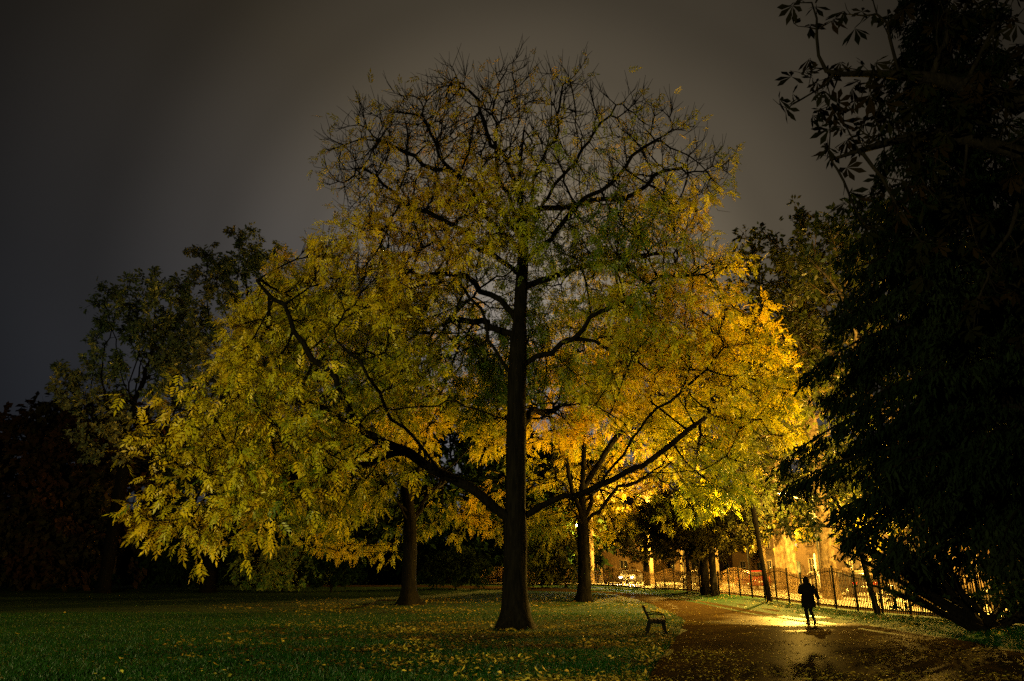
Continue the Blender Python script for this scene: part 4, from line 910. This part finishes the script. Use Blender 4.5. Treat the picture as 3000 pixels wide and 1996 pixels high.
# ------------------------------------------------------------------ far side of the street
M_STUCCO = mat_plain('pale_stucco', (.09, .055, .028), .85, noise=.12, bump=.2); M_BRICKW = mat_plain('brown_brick', (.09, .045, .025), .85, bump=.3); M_FRAME = mat_plain('window_frame', (.22, .17, .11), .6); M_DOOR = mat_plain('door_paint', (.05, .06, .05), .5); M_ROOF = mat_plain('slate', (.06, .06, .065), .7, bump=.3)
M_WIN = mat_plain('dark_window', (.015, .015, .018), .1, spec=.8); M_LITWIN = mat_emit('lit_window', (1, .75, .35), 1.1); M_BLUE = mat_emit('blue_shop_light', (.35, .55, 1), .2)
def building(x, y, rz, wd, h, mat, label, floors, bays, lit=(), blue=False):
    root = empty('town_house', (x, y, float(zg(x, y))), rz); tag(root, label, 'building'); dp = 8
    MB().box((0, dp / 2, h / 2), (wd, dp, h)).obj('wall', mat, root); MB().box((0, dp / 2, h + .15), (wd + .5, dp + .5, .3)).obj('cornice', M_STUCCO, root)
    m = MB(); m.add([(-wd / 2, 0, h + .3), (wd / 2, 0, h + .3), (wd / 2, dp, h + .3), (-wd / 2, dp, h + .3), (-wd / 2, dp / 2, h + 3), (wd / 2, dp / 2, h + 3)], [(0, 1, 5, 4), (2, 3, 4, 5), (1, 2, 5), (3, 0, 4)]); m.obj('roof', M_ROOF, root)
    MB().box((0, -.06, .35), (wd, .12, .7)).obj('plinth', M_STUCCO, root)
    fh = (h - .6) / floors; bw = wd / bays
    for f in range(floors):
        for b in range(bays):
            bx = -wd / 2 + bw * (b + .5); z = .9 + f * fh
            if f == 0 and b == bays // 2:
                d_ = MB().box((bx, -.05, 1.2), (1.1, .1, 2.3)).obj('door', M_DOOR, root); MB().sphere((bx + .4, -.12, 1.1), .05).obj('door_handle', M_RIM, d_); continue
            wn = MB().box((bx, -.02, z + .85), (1.0, .04, 1.6)).obj('window', (M_LITWIN if (f, b) in lit else M_WIN), root)
            m = MB(); [m.box((bx + sx * .52, -.06, z + .85), (.08, .12, 1.7)) for sx in (-1, 1)]; m.box((bx, -.06, z + 1.7), (1.2, .12, .1)); m.box((bx, -.07, z + .85), (.05, .08, 1.6)); m.obj('window_frame', M_FRAME, wn)
            MB().box((bx, -.12, z), (1.3, .24, .08)).obj('sill', M_STUCCO, wn)
M_OCHRE = mat_plain('ochre_render', (.20, .12, .05), .85, noise=.15, bump=.2)
building(33.0, 52, radians(-90), 14, 9.5, M_BRICKW, 'dark brown brick house across the street behind the walking person', 3, 5)
building(32.4, 68, radians(-90), 15, 9, M_STUCCO, 'pale stucco house across the street behind the red car', 3, 5, lit=((0, 1),))
building(31, 84, radians(-78), 14, 9.5, M_STUCCO, 'pale house far up the street, left of the stucco house', 3, 5, lit=((1, 2),))
building(18, 103, radians(-25), 16, 9, M_OCHRE, 'far ochre house beyond the bend of the railing behind the headlights', 3, 5, blue=True)
building(36, 112, radians(-60), 30, 11, M_OCHRE, 'long ochre terrace closing the street in the distance', 3, 9)
building(33.5, 35, radians(-90), 16, 10, M_BRICKW, 'brick house across the street hidden behind the conifer', 3, 5)
building(0, 106, radians(-12), 14, 9, M_OCHRE, 'pale house at the far end of the street behind the far bench', 3, 5, lit=((0, 0), (0, 1)))
# low white garden wall with piers and coping
def garden_wall(x, y0, y1, h, label):
    root = empty('garden_wall', (x, (y0 + y1) / 2, float(zg(x, (y0 + y1) / 2)) + .1)); L = y1 - y0; tag(root, label, 'wall'); MB().box((0, 0, h / 2 - .1), (.25, L, h + .2)).obj('wall_face', M_STUCCO, root); MB().box((0, 0, h + .04), (.36, L + .1, .1)).obj('coping', M_FRAME, root)
    for k in range(int(L / 5) + 1): MB().box((0, -L / 2 + k * 5, h / 2 + .15), (.45, .45, h + .5)).obj('pier', M_STUCCO, root)
garden_wall(31.0, 44, 59, 1.1, 'low pale garden wall with piers in front of the brown brick house'); garden_wall(30.6, 61, 76, 1.3, 'low pale garden wall with piers in front of the stucco house')
# pale post and a small round plaque
def sign_post():
    p = pt(2393, 1690, 54); x, y = p[0], 54; root = empty('sign_post', (x, y, float(zg(x, y)) + .1)); tag(root, 'pale round-topped metal post behind the railing right of the person', 'post')
    m = MB(); m.tube([(0, 0, 0), (0, 0, 2.55), (0, 0, 2.62), (0, 0, 2.66)], [.075, .07, .05, .01], 12); m.obj('post', mat_plain('pale_post', (.6, .56, .45), .5), root, True); MB().tube([(0, 0, 0), (0, 0, .06)], .13, 12).obj('foot', M_STEEL, root)
    q = pt(2378.5, 1683.5, 55.5); r2 = empty('round_plaque', (q[0], q[1], float(zg(q[0], q[1])) + .1)); tag(r2, 'small white ring-shaped plaque on a thin stake beside the pale post', 'plaque'); z = q[2] - float(zg(q[0], q[1])) - .1
    M_W = mat_plain('white_enamel', (.8, .78, .7), .4, noise=.04); MB().tube([(0, 0, 0), (0, 0, z - .1)], .015, 6).obj('stake', M_IRON, r2)
    a = np.linspace(0, 2 * pi, 25)[:-1]; V = np.concatenate([np.stack([rr * .85 * np.cos(a), 0 * a + dy, z + rr * 1.35 * np.sin(a)], 1) for rr, dy in ((.045, -.01), (.10, -.01), (.10, .01), (.045, .01))]); n = 24
    F = [(i * n + j, i * n + (j + 1) % n, ((i + 1) % 4) * n + (j + 1) % n, ((i + 1) % 4) * n + j) for i in range(4) for j in range(n)]; MB().add(V, F).obj('ring', M_W, r2)
sign_post()

# ------------------------------------------------------------------ grass, litter, fallen leaves
def path_mask(x, y):
    l = np.interp(y, LE[:75, 1], LE[:75, 0]); r_ = np.interp(y, RE[:75, 1], RE[:75, 0]); return (x > l) & (x < r_)
def grass():
    r = np.random.default_rng(200); n = 235000
    y = 12 + 26 * r.uniform(0, 1, n) ** 1.35; x = r.uniform(-.72, .72, n) * y; k = ~path_mask(x, y) & (x < 14.6); d0 = np.hypot(x - BX, y - Y0)
    k &= (r.uniform(0, 1, n) < np.clip((d0 - .6) / 6, .15, 1)); x, y = x[k], y[k]; n = len(x); z = zg(x, y)
    h = r.uniform(.035, .085, n) * (1 + .35 * field(np.stack([x, y, 0 * x], 1), 2.5, 8)); a = r.uniform(0, 6.28, n); lean = r.normal(size=(n, 2)) * .55 * h[:, None]; wd = .006 + .004 * r.uniform(0, 1, n)
    b = np.stack([x, y, z], 1); s = np.stack([np.cos(a) * wd, np.sin(a) * wd, 0 * a], 1); tip = b + np.concatenate([lean, h[:, None]], 1)
    V = np.stack([b - s, b + s, tip], 1).reshape(-1, 3); F = np.arange(n * 3).reshape(-1, 3)
    c = palette(b, [(.003, .034, .002), (.006, .054, .003), (.014, .070, .005)], r, 1.0); o = link('grass', mesh('grass', V, F, M_GRASSB, np.repeat(c, 3, 0))); tag(o, 'short green lawn grass in the foreground', 'grass', kind='stuff')
grass()
def litter_tpl(seed, l=.13, wd=.05):
    g = np.random.default_rng(seed); c = g.uniform(.01, .04); V = [(0, 0, .004), (wd / 2, l * .3, c), (wd * .42, l * .65, c * .9), (0, l, g.uniform(0, .05)), (-wd * .42, l * .65, c * .6), (-wd / 2, l * .3, c * .7)]
    return np.array(V), np.array([(0, 1, 2, 3), (0, 3, 4, 5)])
LIT = [litter_tpl(s) for s in range(5)] + [litter_tpl(9, .10, .06), litter_tpl(12, .16, .05)]
LITC = [(.03, .017, .007), (.06, .034, .010), (.14, .08, .015), (.34, .22, .03), (.60, .43, .05), (.34, .30, .04)]
def litter():
    r = np.random.default_rng(210); n = 130000
    y = 12.2 + 62 * r.uniform(0, 1, n) ** 2.0; x = r.uniform(-.72, .74, n) * y
    d0 = np.minimum(np.hypot(x - BX - .8, y - Y0 + 2) / 8.5, np.hypot(x - 5, y - 52) / 9); d0 = np.minimum(d0, np.hypot(x + 6, y - 46) / 9); onp = path_mask(x, y); edge = np.abs(x - 12.9) / 2.4
    pr = np.clip(1.6 - d0 * 1.15, .008, 1); pr = np.where(onp, np.maximum(pr * .9, .6), pr); le = np.interp(y, LE[:75, 1], LE[:75, 0]); pr = np.maximum(pr, 1.3 * np.exp(-((x - le) / 1.5) ** 2) * (y < 45)); pr = np.where(x > 12.5, .5, pr); pr *= np.clip(.52 + field(np.stack([x, y, 0 * x], 1), 1.3, 6) * .6 + field(np.stack([x, y, 0 * x], 1), 4.1, 16) * .4, .03, 1.3)
    k = (r.uniform(0, 1, n) < pr) & (x < 14.5); x, y = x[k], y[k]; n = len(x); O = np.stack([x, y, zg(x, y) + r.uniform(.008, .05, n) * np.where(path_mask(x, y), .3, 1)], 1)
    a = r.uniform(0, 6.28, n); D = np.stack([np.cos(a), np.sin(a), r.normal(size=n) * .12], 1); U = unit(np.array((0, 0, 1.)) + r.normal(size=(n, 3)) * np.where(path_mask(x, y), .12, .35)[:, None]); S = r.uniform(.45, 1.15, n) * np.where(path_mask(x, y), .6, 1)
    cols = palette(O, LITC, r, .9, 7)
    px = 1500 + FPX * O[:, 0] / (O[:, 1] * C_); vis = (px > 30) & (px < 2100) & (y > 13.6); d = np.where(vis & (cols.sum(1) > .40), y / S, 1e9); near = np.argsort(d)[:300]; near = near[d[near] < 1e8]
    keep = np.ones(n, bool); keep[near] = False; mes = []
    for t in LIT:
        for c in ((.75, .56, .07), (.62, .40, .06), (.5, .46, .06)): mes.append(mesh('fallen_leaf', t[0], t[1], M_LITTER, np.repeat(np.array([c]), len(t[0]), 0)))
    for q in near:
        o = link('fallen_leaf', mes[int(r.integers(len(mes)))], None, O[q] + np.array((0, 0, .02)), (r.normal() * .3, r.normal() * .3, float(a[q]))); s = S[q] * r.uniform(.65, 1.0); o.scale = (s, s, s)
        tag(o, 'single yellow fallen leaf lying on the near grass', 'leaf', 'yellow leaves fallen on the near grass')
    o = foliage('leaf_litter', LIT, O[keep], D[keep], U[keep], S[keep], cols[keep], M_LITTER, None); tag(o, 'brown and yellow fallen leaves strewn over grass and path', 'leaf litter', kind='stuff'); print('litter', n, len(near))
litter()
def fallen_branch():
    P = [(*G(1160, 1765),), (*G(1110, 1766),), (*G(1088, 1776),), (*G(1050, 1783),), (*G(1010, 1787),)]
    P = np.array([(p[0], p[1], float(zg(*p)) + z) for p, z in zip(P, (.12, .16, .09, .06, .05))]); k = resample(P, 20); b = k[0].copy()
    root = link('fallen_branch', chains_mesh('fallen_branch', [(k - b, np.linspace(.055, .03, 20))], 7, M_DARKBARK), None, b); tag(root, 'long bent bare branch lying at the foot of the wide-flared ash', 'branch')
fallen_branch()
